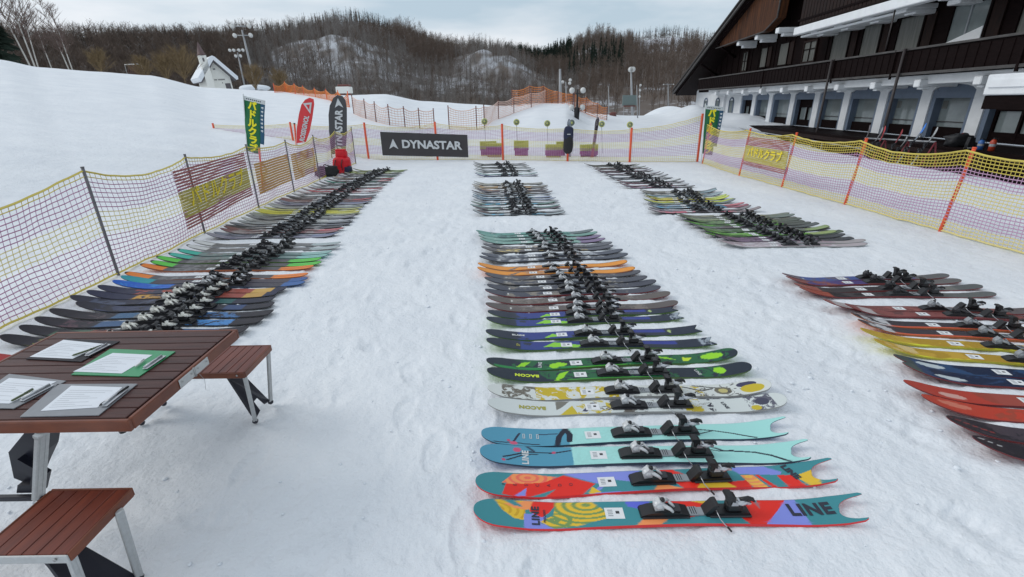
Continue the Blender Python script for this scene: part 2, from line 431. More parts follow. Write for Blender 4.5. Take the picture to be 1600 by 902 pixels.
kin('spruce', [conifer(rng, 10, .19, .3, 110, .2) for _ in range(3)], m_larch, m_conif)
spots = []
for i in range(120000):
    if len(spots)  >= 21000: break
    a = rng.uniform(-1.1, .62)
    Rc = interp(a, _haz, HR); t = rng.random()**.95; r = 98+(Rc+3-98)*t
    if clearing(a, r): continue
    x, y = r*math.sin(a), r*math.cos(a)
    px = 800+741*math.tan(a)    # only a coarse bearing scale
    up = t
    dens = .35+.65*sstep((noise.noise(Vector((x*.02, y*.02, 4)))+.35)*1.6)
    kn = onknoll(a, r); pale = kn > .38 or (430 < px < 900 and r < 150)
    if kn > .38: dens *= .72
    if 960 < px < 1120 and t < .5: dens *= .6
    if rng.random() > dens: continue
    if pale: k = 'pale' if rng.random() < .75 else 'bare'
    elif (350 < px < 640 and t > .62) : k = 'larch' if rng.random() < .75 else 'bare'
    elif px > 930 and t > .85: k = 'larch'
    elif px > 640 and t > .8: k = 'larch' if rng.random() < .4 else 'bare'
    elif 795 < px < 890 and 195 < r < 250: k = 'spruce' if rng.random() < .75 else 'bare'
    elif 885 < px < 965 and 150 < r < 200: k = 'spruce' if rng.random() < .35 else 'bare'
    elif px < 360 and t > .5: k = 'larch' if rng.random() < .35 else 'bare'
    else: k = 'bare' if rng.random() < .9 else 'pale'
    Hh = .62*interp(a, _haz, TREE_H)*rng.uniform(.62, 1.12)*(.85+.15*sstep(t*1.4))
    if k == 'spruce': Hh *= 1.25
    if pale: Hh *= .8
    spots.append((r, x, y, hill(a, r), Hh, k, rng.randrange(3), rng.uniform(0, 6.283)))
spots.sort(key=lambda s: -s[4]/s[0])
vis = [s for s in spots if abs(math.atan2(s[1], s[2])) < .82]
indiv = set(id(s) for s in vis[:290])
LBL = {'bare': ('bare_tree', 'bare brown tree in the wood at the foot of the hill', 'bare trees in the hillside wood'),
       'pale': ('bare_tree', 'slender pale-barked bare tree on the snowy hillside', 'pale bare trees on the hillside'),
       'larch': ('larch_tree', 'dark leafless larch standing in the hillside wood', 'dark larches on the hill'),
       'spruce': ('spruce_tree', 'dark green spruce among the bare trees of the hill', 'spruces on the hill')}
stuff = {k: ([], []) for k in ('bare', 'pale', 'larch', 'spruce')}
cache = {}
for k, L in KIN.items():
    for vi, (tv, tf, cv, cf, _, _) in enumerate(L):
        V = np.array([tuple(v) for v in tv+cv]); n = len(tv); cache[k, vi] = (V, tf, [tuple(i+n for i in f) for f in cf])
acc = {k: {'v': [], 'f3': [], 'f4': [], 'n': 0, 'm': []} for k in KIN}
for s in spots:
    r, x, y, z, Hh, k, vi, rz = s; sc = Hh/10
    if id(s) in indiv:
        nm, lb, gp = LBL[k]; o = empty(nm, (x, y, z), rz); o.scale = (sc*1.0, sc*1.0, sc); tag(o, lb, 'tree', gp)
        _, _, _, _, mt_, mc_ = KIN[k][vi]; link('trunk', mt_, o); link('crown', mc_, o)
    else:
        V, tf, cf = cache[k, vi]; c_, s_ = math.cos(rz), math.sin(rz)
        P = np.empty_like(V); P[:, 0] = (V[:, 0]*c_-V[:, 1]*s_)*sc+x; P[:, 1] = (V[:, 0]*s_+V[:, 1]*c_)*sc+y; P[:, 2] = V[:, 2]*sc+z
        A = acc[k]; b = A['n']; A['v'].append(P); A['f4'].append((np.array([f for f in tf+cf if len(f) == 4])+b)); A['f3'].append(np.array([f for f in cf if len(f) == 3]).reshape(-1, 3)+b)
        A['n'] += len(V)
def mesh_np(name, V, F4, F3, m):
    me = bpy.data.meshes.new(name); me.vertices.add(len(V)); me.vertices.foreach_set('co', V.astype(np.float32).ravel())
    nl = F4.size+F3.size; me.loops.add(nl); me.loops.foreach_set('vertex_index', np.concatenate([F4.ravel(), F3.ravel()]).astype(np.int32))
    np_ = len(F4)+len(F3); me.polygons.add(np_)
    me.polygons.foreach_set('loop_start', np.concatenate([np.arange(len(F4))*4, len(F4)*4+np.arange(len(F3))*3]).astype(np.int32))
    me.update(calc_edges=True); me.validate(); me.materials.append(m); return me
for k, mm, nm in (('bare', m_bark, 'bare_woodland'), ('pale', m_bark2, 'pale_woodland'), ('larch', m_larch, 'larch_woodland'), ('spruce', m_conif, 'spruce_woodland')):
    A = acc[k]
    if not A['v']: continue
    me = mesh_np(nm, np.concatenate(A['v']), np.concatenate(A['f4']), np.concatenate(A['f3']), mm)
    tag(link(nm, me), kind='stuff')
# trees standing just beyond the crest of the piste on the left
def near_tree(px, py, dist, H, label, name, gen, mt, mc, group=None, rz=0, lean=(0, 0), drop=.6):
    a, e = azel(px, py); x, y = dist*math.sin(a), dist*math.cos(a); z = CAM_H+math.tan(e)*dist-drop
    tv, tf, cv, cf = gen; o = empty(name, (x, y, z), 0); tag(o, label, 'tree', group)
    o.rotation_euler = (lean[1], lean[0], rz)
    link('trunk', me_of('trunk', tv, tf, mt), o); link('crown', me_of('crown', cv, cf, mc), o)
r2 = random.Random(3)
near_tree(47, 99, 58, 7.6, 'tall white-trunked birch leaning left at the left end of the crest', 'birch_tree', bare_tree(r2, 7.6, 2.2, .42, 2), m_birch, m_pinktwig, lean=(-.16, 0))
near_tree(53, 100, 57, 7.2, 'middle white-trunked birch of the leftmost clump on the crest', 'birch_tree', bare_tree(r2, 7.2, 2.2, .42, 2), m_birch, m_pinktwig, lean=(-.06, 0))
near_tree(57, 100, 58, 6.4, 'right-hand white-trunked birch of the leftmost clump on the crest', 'birch_tree', bare_tree(r2, 6.4, 2.0, .42, 2), m_birch, m_pinktwig, lean=(.02, 0))
near_tree(80, 103, 62, 5.5, 'short thin birch between the two birch clumps on the crest', 'birch_tree', bare_tree(r2, 5.5, 1.6, .42, 2), m_birch, m_pinktwig)
near_tree(107, 104, 58, 5.6, 'left birch of the pair right of the tall clump', 'birch_tree', bare_tree(r2, 5.6, 2.0, .45, 2), m_birch, m_pinktwig, lean=(-.1, 0))
near_tree(112, 104, 57, 5.0, 'right birch of the pair right of the tall clump', 'birch_tree', bare_tree(r2, 5.0, 2.0, .45, 2), m_birch, m_pinktwig)
near_tree(2, 95, 60, 5.0, 'dark low conifer at the far left edge of the crest', 'conifer_tree', conifer(r2, 5.5, .45, .3, 200, .3), m_larch, m_conif)
for i, (px, py, H, lb) in enumerate([(262, 128, 3.6, 'rounded tan leafless willow just left of the chapel'), (290, 132, 4.6, 'largest tan leafless willow right beside the chapel tower'), (228, 124, 3.0, 'small tan leafless willow behind the white pipe frame'), (400, 142, 3.6, 'tan leafless bush behind the snow-capped hut'), (440, 142, 3.2, 'tan leafless bush behind the orange net on the crest'), (160, 118, 3.2, 'low tan bush on the crest right of the birches')]):
    H *= .72; g = bare_tree(r2, H, 5, 1.1, 2); near_tree(px, py, 60, H, lb, 'willow_bush', g, m_tan, m_tan)

# ------------------------------------------------------------------ the chalet on the right
m_dwood = mat('dark_stained_timber', (.0105, .0062, .0062), .6, noise_amt=.35, noise_scale=3, stretch=(1, 1, 6), bump=.3, bscale=8, spec=.04)
m_dwood2 = mat('weathered_red_brown_timber', (.026, .012, .009), .6, noise_scale=2.2, stretch=(6, 6, 1), dark=(.009, .006, .006), spec=.15)
m_orwood = mat('sunbleached_timber', (.12, .045, .018), .6, noise_scale=1.2, stretch=(5, 5, .5), dark=(.010, .007, .007), spec=.15)
m_roof = mat('grey_weathered_board', (.065, .06, .058), .6, noise_amt=.5, noise_scale=2, stretch=(1, 1, 5))
m_plaster = mat('white_painted_plaster', (.72, .74, .76), .75, noise_amt=.08, noise_scale=2, bump=.2, bscale=12)
m_wbeam = mat('white_painted_beam', (.78, .80, .82), .6, noise_amt=.07, noise_scale=3)
m_blue = mat('slate_blue_surround', (.13, .17, .235), .6, noise_amt=.12, noise_scale=3)
m_glass = mat('dark_window_glass', (.20, .235, .24), .07, spec=.9, noise_amt=.25, noise_scale=.8)
m_curt = mat('pale_curtain_glass', (.15, .155, .145), .12, spec=.7, noise_amt=.3, noise_scale=1.5, stretch=(6, 6, .4))
m_iron = mat('dark_iron', (.03, .022, .022), .5)
m_rail = mat('galvanised_rail', (.34, .35, .36), .5, metal=.3)
Zf = Vector((0, 0, 1))
def FW(s, o, z): return FP0+FD*s+FN*o+Zf*z
FROT = Matrix((FD, FN, Zf)).transposed()        # local x along the facade, y outwards, z up
chalet = empty('chalet_hotel', FW(30, 0, -1.5)); tag(chalet, 'large dark timber chalet with white arched ground floor and a steep gable roof', 'building')
def world_part(mb, name, parent):
    """link a mesh built in world coordinates under a parent that stands elsewhere"""
    me = mb.mesh(name); recalc(me)
    o = link(name, me, parent); p = parent; off = Vector((0, 0, 0))
    while p is not None: off += p.location; p = p.parent
    me.transform(Matrix.Translation(-off)); return o
def fbox(mb, s0, s1, o0, o1, z0, z1, m, bev=0):
    mb.box(FW((s0+s1)/2, (o0+o1)/2, (z0+z1)/2), (abs(s1-s0), abs(o1-o0), abs(z1-z0)), m, FROT, bev)
pil = [40.3, 37.7, 35.0, 32.0, 29.2, 26.4, 23.6, 21.0, 18.4, 15.4, 12.6, 9.8, 7.0]
SILL, ARCH = .12, 2.12
# ground floor wall: pilasters, spandrels over segmental arches
w = MB()
for p in pil: fbox(w, p-.27, p+.27, -.5, 0, SILL-.02, ARCH-.22, m_plaster)
def arch_piece(mb, s0, s1, z_sp, z_ap, z_top, o0, o1, m, n=12, thick=None):
    """wall over a segmental arch between s0 and s1"""
    c = (s0+s1)/2; h = (s1-s0)/2
    def zz(t): return z_sp+(z_ap-z_sp)*(1-t*t)**.6
    for k in range(n):
        ta, tb = -1+2*k/n, -1+2*(k+1)/n
        a0, a1 = zz(ta), zz(tb); b0, b1 = (z_top, z_top) if thick is None else (a0+thick, a1+thick)
        P = [FW(c+h*ta, o, z) for o, z in ((o0, a0), (o1, a0), (o1, b0), (o0, b0))]+[FW(c+h*tb, o, z) for o, z in ((o0, a1), (o1, a1), (o1, b1), (o0, b1))]
        mb.poly(P, [(0, 1, 5, 4), (1, 2, 6, 5), (2, 3, 7, 6), (3, 0, 4, 7)], m)
for i in range(len(pil)-1):
    arch_piece(w, pil[i+1]+.27, pil[i]-.27, ARCH-.22, ARCH, ARCH+.5, -.5, 0, m_plaster)
for p in pil: fbox(w, p-.27, p+.27, -.5, 0, ARCH-.22, ARCH+.5, m_plaster)
world_part(w, 'arcade_wall', chalet)
# each big window: blue surround, glass, transom
for i in range(len(pil)-1):
    s0, s1 = pil[i+1]+.27, pil[i]-.27
    door = i in (0, 3, 9, 8)
    fr = MB(); fbox(fr, s0+.002, s0+.2, -.42, -.06, SILL, ARCH-.20, m_blue); fbox(fr, s1-.2, s1-.002, -.42, -.06, SILL, ARCH-.20, m_blue)
    fbox(fr, s0+.2, s1-.2, -.42, -.06, ARCH-.50, ARCH-.24, m_blue)
    n = 10; c = (s0+s1)/2; h = (s1-s0)/2-.004
    for k in range(n):          # arched head panel
        ta, tb = -1+2*k/n, -1+2*(k+1)/n
        za, zb = ARCH-.22+.218*(1-ta*ta)**.6, ARCH-.22+.218*(1-tb*tb)**.6
        lo = ARCH-.24
        P = [FW(c+h*ta, o, z) for o, z in ((-.42, lo), (-.08, lo), (-.08, max(za, lo+.01)), (-.42, max(za, lo+.01)))]+[FW(c+h*tb, o, z) for o, z in ((-.42, lo), (-.08, lo), (-.08, max(zb, lo+.01)), (-.42, max(zb, lo+.01)))]
        fr.poly(P, [(0, 1, 5, 4), (1, 2, 6, 5), (2, 3, 7, 6), (3, 0, 4, 7)], m_blue)
    wn = world_part(fr, 'window', chalet)
    g = MB(); fbox(g, s0+.2, s1-.2, -.40, -.37, (SILL+.42) if not door else SILL+.05, ARCH-.5, m_glass)
    world_part(g, 'pane', wn)
    d = MB()
    if door:
        fbox(d, s0+.2, s1-.2, -.36, -.28, ARCH-.95, ARCH-.5, m_dwood)
        for q in (0, .5, 1): fbox(d, s0+.2+(s1-s0-.5)*q, s0+.3+(s1-s0-.5)*q, -.36, -.28, SILL, ARCH-.95, m_dwood)
        fbox(d, s0+.3, s1-.3, -.35, -.29, SILL, SILL+.35, m_dwood)
    else:
        fbox(d, s0+.2, s1-.2, -.40, -.26, SILL-.0, SILL+.42, m_dwood)
        fbox(d, s0+.2, s1-.2, -.36, -.32, SILL+.60, SILL+.63, m_iron)
    world_part(d, 'sill_panel', wn)
    if i in (7, 6, 8):          # lit curtains and lamps seen through the glass are pale patches on the inside
        e = MB(); fbox(e, s0+.25, s0+.55, -.365, -.36, SILL+.9, ARCH-.62, m_curt); fbox(e, s1-.5, s1-.25, -.365, -.36, SILL+1.1, ARCH-.6, m_curt); world_part(e, 'curtain', wn)
# white wing at the left end with three small arched windows
w = MB(); fbox(w, 40.64, 52.0, -4, -.15, -1.5, 2.6, m_plaster); fbox(w, 43.6, 44.0, -.15, .05, -.5, 2.5, m_plaster)
wing = world_part(w, 'end_wing', chalet)
for s in (42.3, 45.6, 48.8):
    fr = MB(); arch_piece(fr, s-.48, s+.48, 1.45, 1.75, 2.0, -.15, -.08, m_blue, 8, .10)
    fbox(fr, s-.48, s-.38, -.15, -.08, .45, 1.45, m_blue); fbox(fr, s+.38, s+.48, -.15, -.08, .45, 1.45, m_blue); fbox(fr, s-.5, s+.5, -.15, -.04, .36, .45, m_plaster)
    wn = world_part(fr, 'small_window', chalet)
    g = MB(); fbox(g, s-.38, s+.38, -.149, -.12, .45, 1.60, m_glass); world_part(g, 'pane', wn)
# terrace wall and floor
w = MB(); fbox(w, 6, 41.5, -.5, 1.9, -3.0, SILL-.06, m_dwood); fbox(w, 6, 41.5, 1.9, 1.96, -.22, -.06, m_dwood2)
for s in np.arange(7, 41, 1.5): fbox(w, s-.05, s+.05, 1.9, 1.98, -3.0, -.22, m_dwood)
world_part(w, 'terrace', chalet)
# white beam carrying the balcony
w = MB(); fbox(w, 2, 44.5, .75, 1.15, 2.13, 2.46, m_wbeam, .02); fbox(w, 2, 44.5, 0.0, .75, 2.30, 2.36, m_wbeam)
for s in [19.7, 22.3, 25.0, 27.8, 30.6, 33.5, 36.4, 39.2, 41.9, 17.0]:
    fbox(w, s-.16, s+.16, .002, 1.45, 2.02, 2.30, m_wbeam, .03); fbox(w, s-.13, s+.13, 1.0, 1.30, 1.94, 2.018, m_wbeam, .02)
world_part(w, 'balcony_beam', chalet)
# balcony parapet of dark boards
w = MB(); fbox(w, 2, 46, 1.5, 1.58, 2.50, 3.36, m_dwood); fbox(w, 2, 46, .0, 1.5, 2.50, 2.58, m_dwood)
for s in np.arange(2.2, 46, .42): fbox(w, s-.17, s+.17, 1.58, 1.60, 2.56, 3.30, m_dwood)
fbox(w, 2, 46, 1.44, 1.66, 3.36, 3.43, m_roof); fbox(w, 2, 46, 1.5, 1.64, 2.47, 2.56, m_roof)
for s in (12, 15.5, 21, 25.2, 33): fbox(w, s-.04, s+.04, 1.6, 1.66, 2.35, 3.43, m_dwood)
world_part(w, 'balcony', chalet)
# posts and downpipes
for s, z0, z1 in ((25.3, -2.6, 3.4), (20.4, -2.6, 3.43)):
    w = MB(); w.tube([FW(s, 1.78, z0), FW(s, 1.72, z1)], .055, m_iron, 8); world_part(w, 'downpipe', chalet)
w = MB(); w.tube([FW(21.9, 1.5, 3.5), FW(21.9, 1.5, 5.0)], .03, m_iron, 6); world_part(w, 'downpipe', chalet)
# upper timber wall, cut under the roof slope
def roof_z(s, o=2.0):       # underside line of the bargeboard, surveyed in its own plane
    return 2.55+(52.2-s)*.352
prof = [(2, 2.36), (51, 2.36), (51, roof_z(51)-.1), (24, roof_z(24)-.1), (2, roof_z(24)+2)]
w = MB(); P = [FW(s, o, z) for o in (-.3, -.02) for s, z in prof]; n = len(prof)
w.poly(P, [tuple(range(n)), tuple(range(2*n-1, n-1, -1))]+[(k, (k+1) % n, (k+1) % n+n, k+n) for k in range(n)], m_dwood)
for s in np.arange(3, 51, 1.25): fbox(w, s-.045, s+.045, -.02, .02, 3.45, min(roof_z(s)-.2, 12), m_dwood)
world_part(w, 'timber_wall', chalet)
# upper windows
for s0, s1, z0, z1, kind in ((39.9, 40.8, 3.75, 5.0, 1), (36.6, 37.6, 3.8, 5.0, 0), (33.6, 34.8, 3.75, 5.0, 0), (30.3, 31.6, 3.72, 4.75, 1), (27.2, 28.7, 3.6, 4.95, 0), (24.8, 26.1, 3.6, 4.9, 0), (22.2, 23.6, 3.6, 4.85, 2), (19.1, 20.7, 3.6, 4.85, 3), (16.0, 17.8, 3.6, 4.85, 2), (13, 14.6, 3.6, 4.85, 2)):
    fr = MB()
    for a, b, c, d in ((s0-.09, s0, z0-.09, z1+.09), (s1, s1+.09, z0-.09, z1+.09), (s0, s1, z0-.09, z0), (s0, s1, z1, z1+.09)): fbox(fr, a, b, -.02, .09, c, d, m_dwood2 if kind == 1 else m_dwood)
    if kind in (1, 3): fbox(fr, (s0+s1)/2-.035, (s0+s1)/2+.035, .0, .07, z0, z1, m_grey if kind == 3 else m_dwood)
    if kind == 1: fbox(fr, s0, s1, .0, .07, z0+.62, z0+.67, m_dwood)
    wn = world_part(fr, 'window', chalet)
    g = MB(); fbox(g, s0, s1, -.019, .03, z0, z1, m_glass if kind == 3 else m_curt)
    world_part(g, 'pane', wn)
    if kind == 3: g = MB(); g.poly([FW(s0+.02, .10, z0+.01), FW(s1-.02, .10, z0+.01), FW(s0+.02, .10, z0+.42), FW(s0+.02, .04, z0+.01), FW(s1-.02, .04, z0+.01), FW(s0+.02, .04, z0+.42)], [(0, 1, 2), (5, 4, 3), (0, 3, 4, 1), (1, 4, 5, 2), (2, 5, 3, 0)], m_wbeam); world_part(g, 'snow_on_sill', wn)
    # shutters folded back beside the opening
    if kind != 1:
        sh = MB(); fbox(sh, s0-.62, s0-.12, .0, .05, z0-.02, z1+.02, m_dwood2)
        world_part(sh, 'shutter', wn)
# projecting upper balcony with its white stepped beams
def stepped(mb, s0, s1, z, o1, dz=.30):
    fbox(mb, s0, s1, .021, o1, z, z+dz, m_wbeam, .03); fbox(mb, s0+.04, s1-.04, .021, o1-.35, z-.17, z-.002, m_wbeam, .03)
for s, z in ((38.8, 5.35), (35.7, 5.40), (32.7, 5.42)):
    w = MB(); stepped(w, s-.22, s+.22, z, 1.35); world_part(w, 'beam_end', chalet)
w = MB()
fbox(w, 2, 29.9, 1.25, 1.65, 4.98, 5.36, m_wbeam, .03)
for s in (28.6, 26.4, 24.2, 22.0, 19.8, 17.6): stepped(w, s-.35, s+.35, 4.97, 1.2, .2); 
fbox(w, 21.7, 29.9, .3, 1.2, 4.86, 4.96, m_wbeam)
world_part(w, 'upper_balcony_beam', chalet)
w = MB(); fbox(w, 2, 29.5, 1.5, 1.58, 5.42, 6.7, m_dwood2); fbox(w, 2, 29.5, .0, 1.5, 5.40, 5.46, m_dwood); fbox(w, 2, 29.6, 1.45, 1.66, 5.62, 5.70, m_dwood); fbox(w, 2, 29.6, 1.45, 1.66, 6.7, 6.78, m_roof)
for s in np.arange(2.3, 29.4, .3): fbox(w, s-.13, s+.13, 1.58, 1.60, 5.46, 6.68, m_dwood2)
world_part(w, 'upper_balcony', chalet)
# hayloft storey boarded in bleached timber under the gable, slightly proud
w = MB(); prof = [(43.6, 5.62), (41.9, 5.62), (34.4, 5.75), (32.8, 6.3), (32.6, 9.2)]
P = [FW(s, o, z) for o in (.9, 1.4) for s, z in prof]; n = len(prof)
w.poly(P, [tuple(range(n)), tuple(range(2*n-1, n-1, -1))]+[(k, (k+1) % n, (k+1) % n+n, k+n) for k in range(n)], m_orwood)
w.tube([FW(43.6, 1.43, 5.60), FW(41.9, 1.43, 5.60), FW(34.4, 1.43, 5.72), FW(32.8, 1.43, 6.3), FW(32.6, 1.43, 9.2)], .05, m_roof, 5)
world_part(w, 'gable_boarding', chalet)
# roof: slab with triple bargeboard
def slope_slab(mb, o0, o1, dz0, dz1, m, sa=53.0, sb=20.0):
    P = []
    for o in (o0, o1):
        for s, dz in ((sa, dz0), (sb, dz0), (sb, dz1), (sa, dz1)): P.append(FW(s, o, roof_z(s)+dz))
    mb.poly(P, [(0, 1, 2, 3), (7, 6, 5, 4), (0, 4, 5, 1), (1, 5, 6, 2), (2, 6, 7, 3), (3, 7, 4, 0)], m)
w = MB(); slope_slab(w, -8, 1.95, .02, .30, m_dwood); slope_slab(w, 1.95, 2.06, -.02, .13, m_roof); slope_slab(w, 1.95, 2.02, .13, .27, m_dwood2); slope_slab(w, 1.95, 2.12, .27, .36, m_roof); slope_slab(w, -8, 2.06, .36, .42, m_dwood)
slope_slab(w, -8, 1.7, -.14, .015, m_dwood)
world_part(w, 'roof', chalet)
w = MB()
for o in (1.2,):
    for s in (46, 42.5): w.tube([FW(s, .0, roof_z(s)-1.1), FW(s, 1.6, roof_z(s)-.15)], .09, m_dwood, 4)
world_part(w, 'bracket', chalet)
# white entrance canopy at the right edge
w = MB(); fbox(w, 6, 15.6, 0.01, 2.3, 1.70, 2.28, m_wbeam, .03); fbox(w, 6, 15.45, 2.3, 2.36, 1.92, 2.12, m_wbeam); fbox(w, 6, 15.6, -.02, 2.2, 1.30, 1.69, m_dwood)
world_part(w, 'entrance_canopy', chalet)
w = MB(); P = [FW(s, o, z) for o in (1.98, 2.1) for s, z in ((21.2, -.9), (15.0, -.05), (15.0, -3), (21.2, -3))]
w.poly(P, [(0, 1, 2, 3), (7, 6, 5, 4), (0, 4, 5, 1), (1, 5, 6, 2), (2, 6, 7, 3), (3, 7, 4, 0)], m_dwood2); world_part(w, 'ramp_wall', chalet)
# railing of pale pipe on the snow in front of the terrace
rl = empty('pipe_railing', FW(30, 3.2, -1)); tag(rl, 'long pale pipe railing running along the foot of the dark terrace wall', 'railing')
RO = 3.2
pts = [FW(44, RO, .08), FW(38.5, RO, .05), FW(31.5, RO, -.02), FW(27.5, RO, -.1), FW(18.6, RO, -.2)]
w = MB(); w.tube(pts, .03, m_rail, 6); world_part(w, 'handrail', rl)
for s in (42, 38.5, 35, 31.5, 27.5, 24.8, 22.0, 19.0):
    g = FW(s, RO, 0); zt = interp(s, [18.6, 27.5, 31.5, 38.5, 44], [-.2, -.1, -.02, .05, .08]); w = MB(); w.tube([FW(s, RO, zt), FW(s, RO, snow_z(g.x, g.y)-.4)], .025, m_rail, 6); world_part(w, 'post', rl)

# ------------------------------------------------------------------ safety nets
m_ny = mat('yellow_net_cord', (.62, .50, .09), .6)
m_nyp = mat('pale_yellow_net_cord', (.72, .62, .27), .6)
m_np = mat('purple_net_cord', (.40, .16, .29), .6)
m_vert = mat('pale_mauve_net_cord', (.52, .42, .36), .6)
m_npk = mat('faded_violet_net_cord', (.52, .32, .47), .6)
m_nor = mat('orange_net_cord', (.75, .24, .04), .6)
m_nsal = mat('faded_salmon_net_cord', (.74, .52, .44), .6)
m_post = mat('weathered_grey_pole', (.17, .165, .18), .5, noise_amt=.3, noise_scale=8)
m_maroon = mat('maroon_net_cord', (.36, .13, .12), .7)
m_olive = mat('olive_yellow_fabric', (.47, .40, .10), .7, noise_amt=.1, noise_scale=30)
m_brighty = mat('bright_yellow_lettering', (.85, .68, .03), .5)
m_tanb = mat('tan_tape', alb((206, 160, 96), .95), .7, noise_amt=.1)
m_greenp = mat('green_dark_cord', (.10, .22, .12), .6)
def cord(vs, fs, p, q, r):
    k = len(vs); d = q-p
    if d.length < 1e-6: return
    a = Vector((0, 0, 1)) if abs(d.z) < .8*d.length else Vector((0, 1, 0))
    x = d.cross(a).normalized()*r; y = d.cross(x).normalized()*r
    for c in (p, q):
        vs.append(c+x); vs.append(c-x*.5+y*.87); vs.append(c-x*.5-y*.87)
    fs.append((k, k+1, k+4, k+3)); fs.append((k+1, k+2, k+5, k+4)); fs.append((k+2, k, k+3, k+5))
def net(name, P, Htop, parent, bands, cell=.047, cw=.055, sag=.10, rad=.0028, seed=1, bulge=.05, z0=.02, topr=2.2, vmat=None):
    """P: post feet; Htop: heights; bands: list of (fraction, material) from the top"""
    per = {}
    rg = random.Random(seed)
    def mt(f):
        acc = 0
        for w_, m_ in bands:
            acc += w_
            if f <= acc+1e-6: return m_
        return bands[-1][1]
    for i in range(len(P)-1):
        A, B = P[i], P[i+1]; L = (B-A).length; nU = max(2, int(L/cw)); nV = int(max(Htop)/cell)
        d = (B-A).normalized(); nrm = Vector((d.y, -d.x, 0)); sg = sag*rg.uniform(.5, 1.4); bl = bulge*rg.uniform(-1, 1); ph = rg.uniform(0, 6)
        def pt(u, v):      # v 0 top .. 1 bottom
            k = 4*u*(1-u)
            top = Htop[i]*(1-u)+Htop[i+1]*u-sg*k
            g = A.z*(1-u)+B.z*u; z = g+z0+(top-z0)*(1-v)
            wv = (.018*math.sin(u*9+v*5+ph)+.012*noise.noise(Vector((u*L*3, v*4, seed+i))))*k
            p = A.lerp(B, u)+nrm*(bl*k*math.sin(math.pi*(v*.8+.1))+wv); p.z = z+.010*noise.noise(Vector((u*L*5, v*6, seed*2+i)))*min(1, k*4)
            return p
        G = [[pt(a/nU, b/nV) for b in range(nV+1)] for a in range(nU+1)]
        for b in range(nV+1):
            m_ = mt(b/nV); vs, fs = per.setdefault(m_.name, ([], []))
            r = rad*(topr if b in (0, nV) else 1.0)
            for a in range(nU): cord(vs, fs, G[a][b], G[a+1][b], r*1.25)
        for a in range(nU+(1 if i == len(P)-2 else 0)):
            for b in range(nV):
                m_ = mt((b+.5)/nV); m_ = m_npk if vmat and m_ is m_np else m_; vs, fs = per.setdefault(m_.name, ([], []))
                cord(vs, fs, G[a][b], G[a][b+1], rad*.72)
    mb = MB()
    for k, (vs, fs) in per.items(): mb.poly(vs, fs, MATS[k])
    me = mb.mesh(name); me.transform(Matrix.Translation(-parent.location)); return link(name, me, parent)
def post(par, p, h, m, r=.016, lean=(0, 0), below=.15):
    w = MB(); w.tube([p+Vector((-lean[0]*below, -lean[1]*below, -below)), p+Vector((lean[0]*h, lean[1]*h, h))], r, m, 8); w.tube([p+Vector((lean[0]*h, lean[1]*h, h)), p+Vector((lean[0]*h, lean[1]*h, h+.012))], r*1.12, m, 8)
    me = w.mesh('post'); me.transform(Matrix.Translation(-par.location)); return link('post', me, par)
# left fence
LF = [Vector((-4.02, .6, 0)), Vector((-4.15, 2.75, 0)), Vector((-4.32, 4.93, 0)), Vector((-4.44, 6.72, 0)), Vector((-4.54, 8.52, 0)), Vector((-4.60, 10.17, 0)), Vector((-4.66, 11.8, 0)), Vector((-4.72, 13.5, 0)), Vector((-4.8, 15.2, 0))]
LFH = [1.0, .86, 1.12, 1.07, 1.06, 1.02, 1.02, 1.05, 1.05]
bandsL = [(.10, m_ny), (.24, m_np), (.25, m_nyp), (.28, m_np), (.20, m_ny)]
f = empty('net_fence', LF[2]); tag(f, 'yellow and purple safety net on grey poles along the left row of skis', 'fence')
net('net', LF, LFH, f, [(.06, m_ny), (.30, m_np), (.25, m_nyp), (.35, m_np), (.04, m_ny)], cell=.052, cw=.066, sag=.10, rad=.0042, seed=4, vmat=m_vert)
for p, h in zip(LF[1:], LFH[1:]): post(f, p, h+.03, m_post, .015, (0.0, 0))
# back fence
BF = [Vector((-10.6, 18.0, .12)), Vector((-7.4, 17.0, .05)), Vector((-4.7, 16.3, 0)), Vector((-2.35, 15.9, 0)), Vector((-.22, 15.6, 0)), Vector((1.77, 15.0, 0)), Vector((3.56, 14.5, 0)), Vector((5.50, 14.3, 0))]
BFH = [1.0, 1.1, 1.12, 1.12, 1.04, .95, .92, 1.28]
f2 = empty('net_fence', BF[4]); tag(f2, 'pale yellow and pink safety net on orange posts across the far end', 'fence')
net('net', BF, BFH, f2, [(.10, m_nyp), (.26, m_npk), (.22, m_nyp), (.26, m_npk), (.16, m_nyp)], cell=.05, cw=.055, sag=.08, rad=.0056, seed=8, topr=1.5)
for p, h in zip(BF, BFH): post(f2, p, h+.04, m_orange, .034, (-.01, 0))
# right fence
RF = [Vector((5.50, 13.9, 0)), Vector((5.44, 11.44, 0)), Vector((5.57, 9.79, 0)), Vector((5.69, 8.01, 0)), Vector((5.77, 6.19, 0)), Vector((5.83, 4.4, 0)), Vector((5.9, 2.4, 0))]
RFH = [1.05, 1.03, 1.03, 1.04, 1.05, 1.06, 1.06]
f3 = empty('net_fence', RF[3]); tag(f3, 'yellow and purple safety net on leaning orange posts at the right below the chalet', 'fence')
net('net', RF, RFH, f3, [(.17, m_ny), (.19, m_npk), (.26, m_nyp), (.24, m_npk), (.14, m_nyp)], cell=.044, cw=.05, sag=.11, rad=.0054, seed=12)
for p, h in zip(RF, RFH): post(f3, p, h+.03, m_orange, .021, (.09, .0))
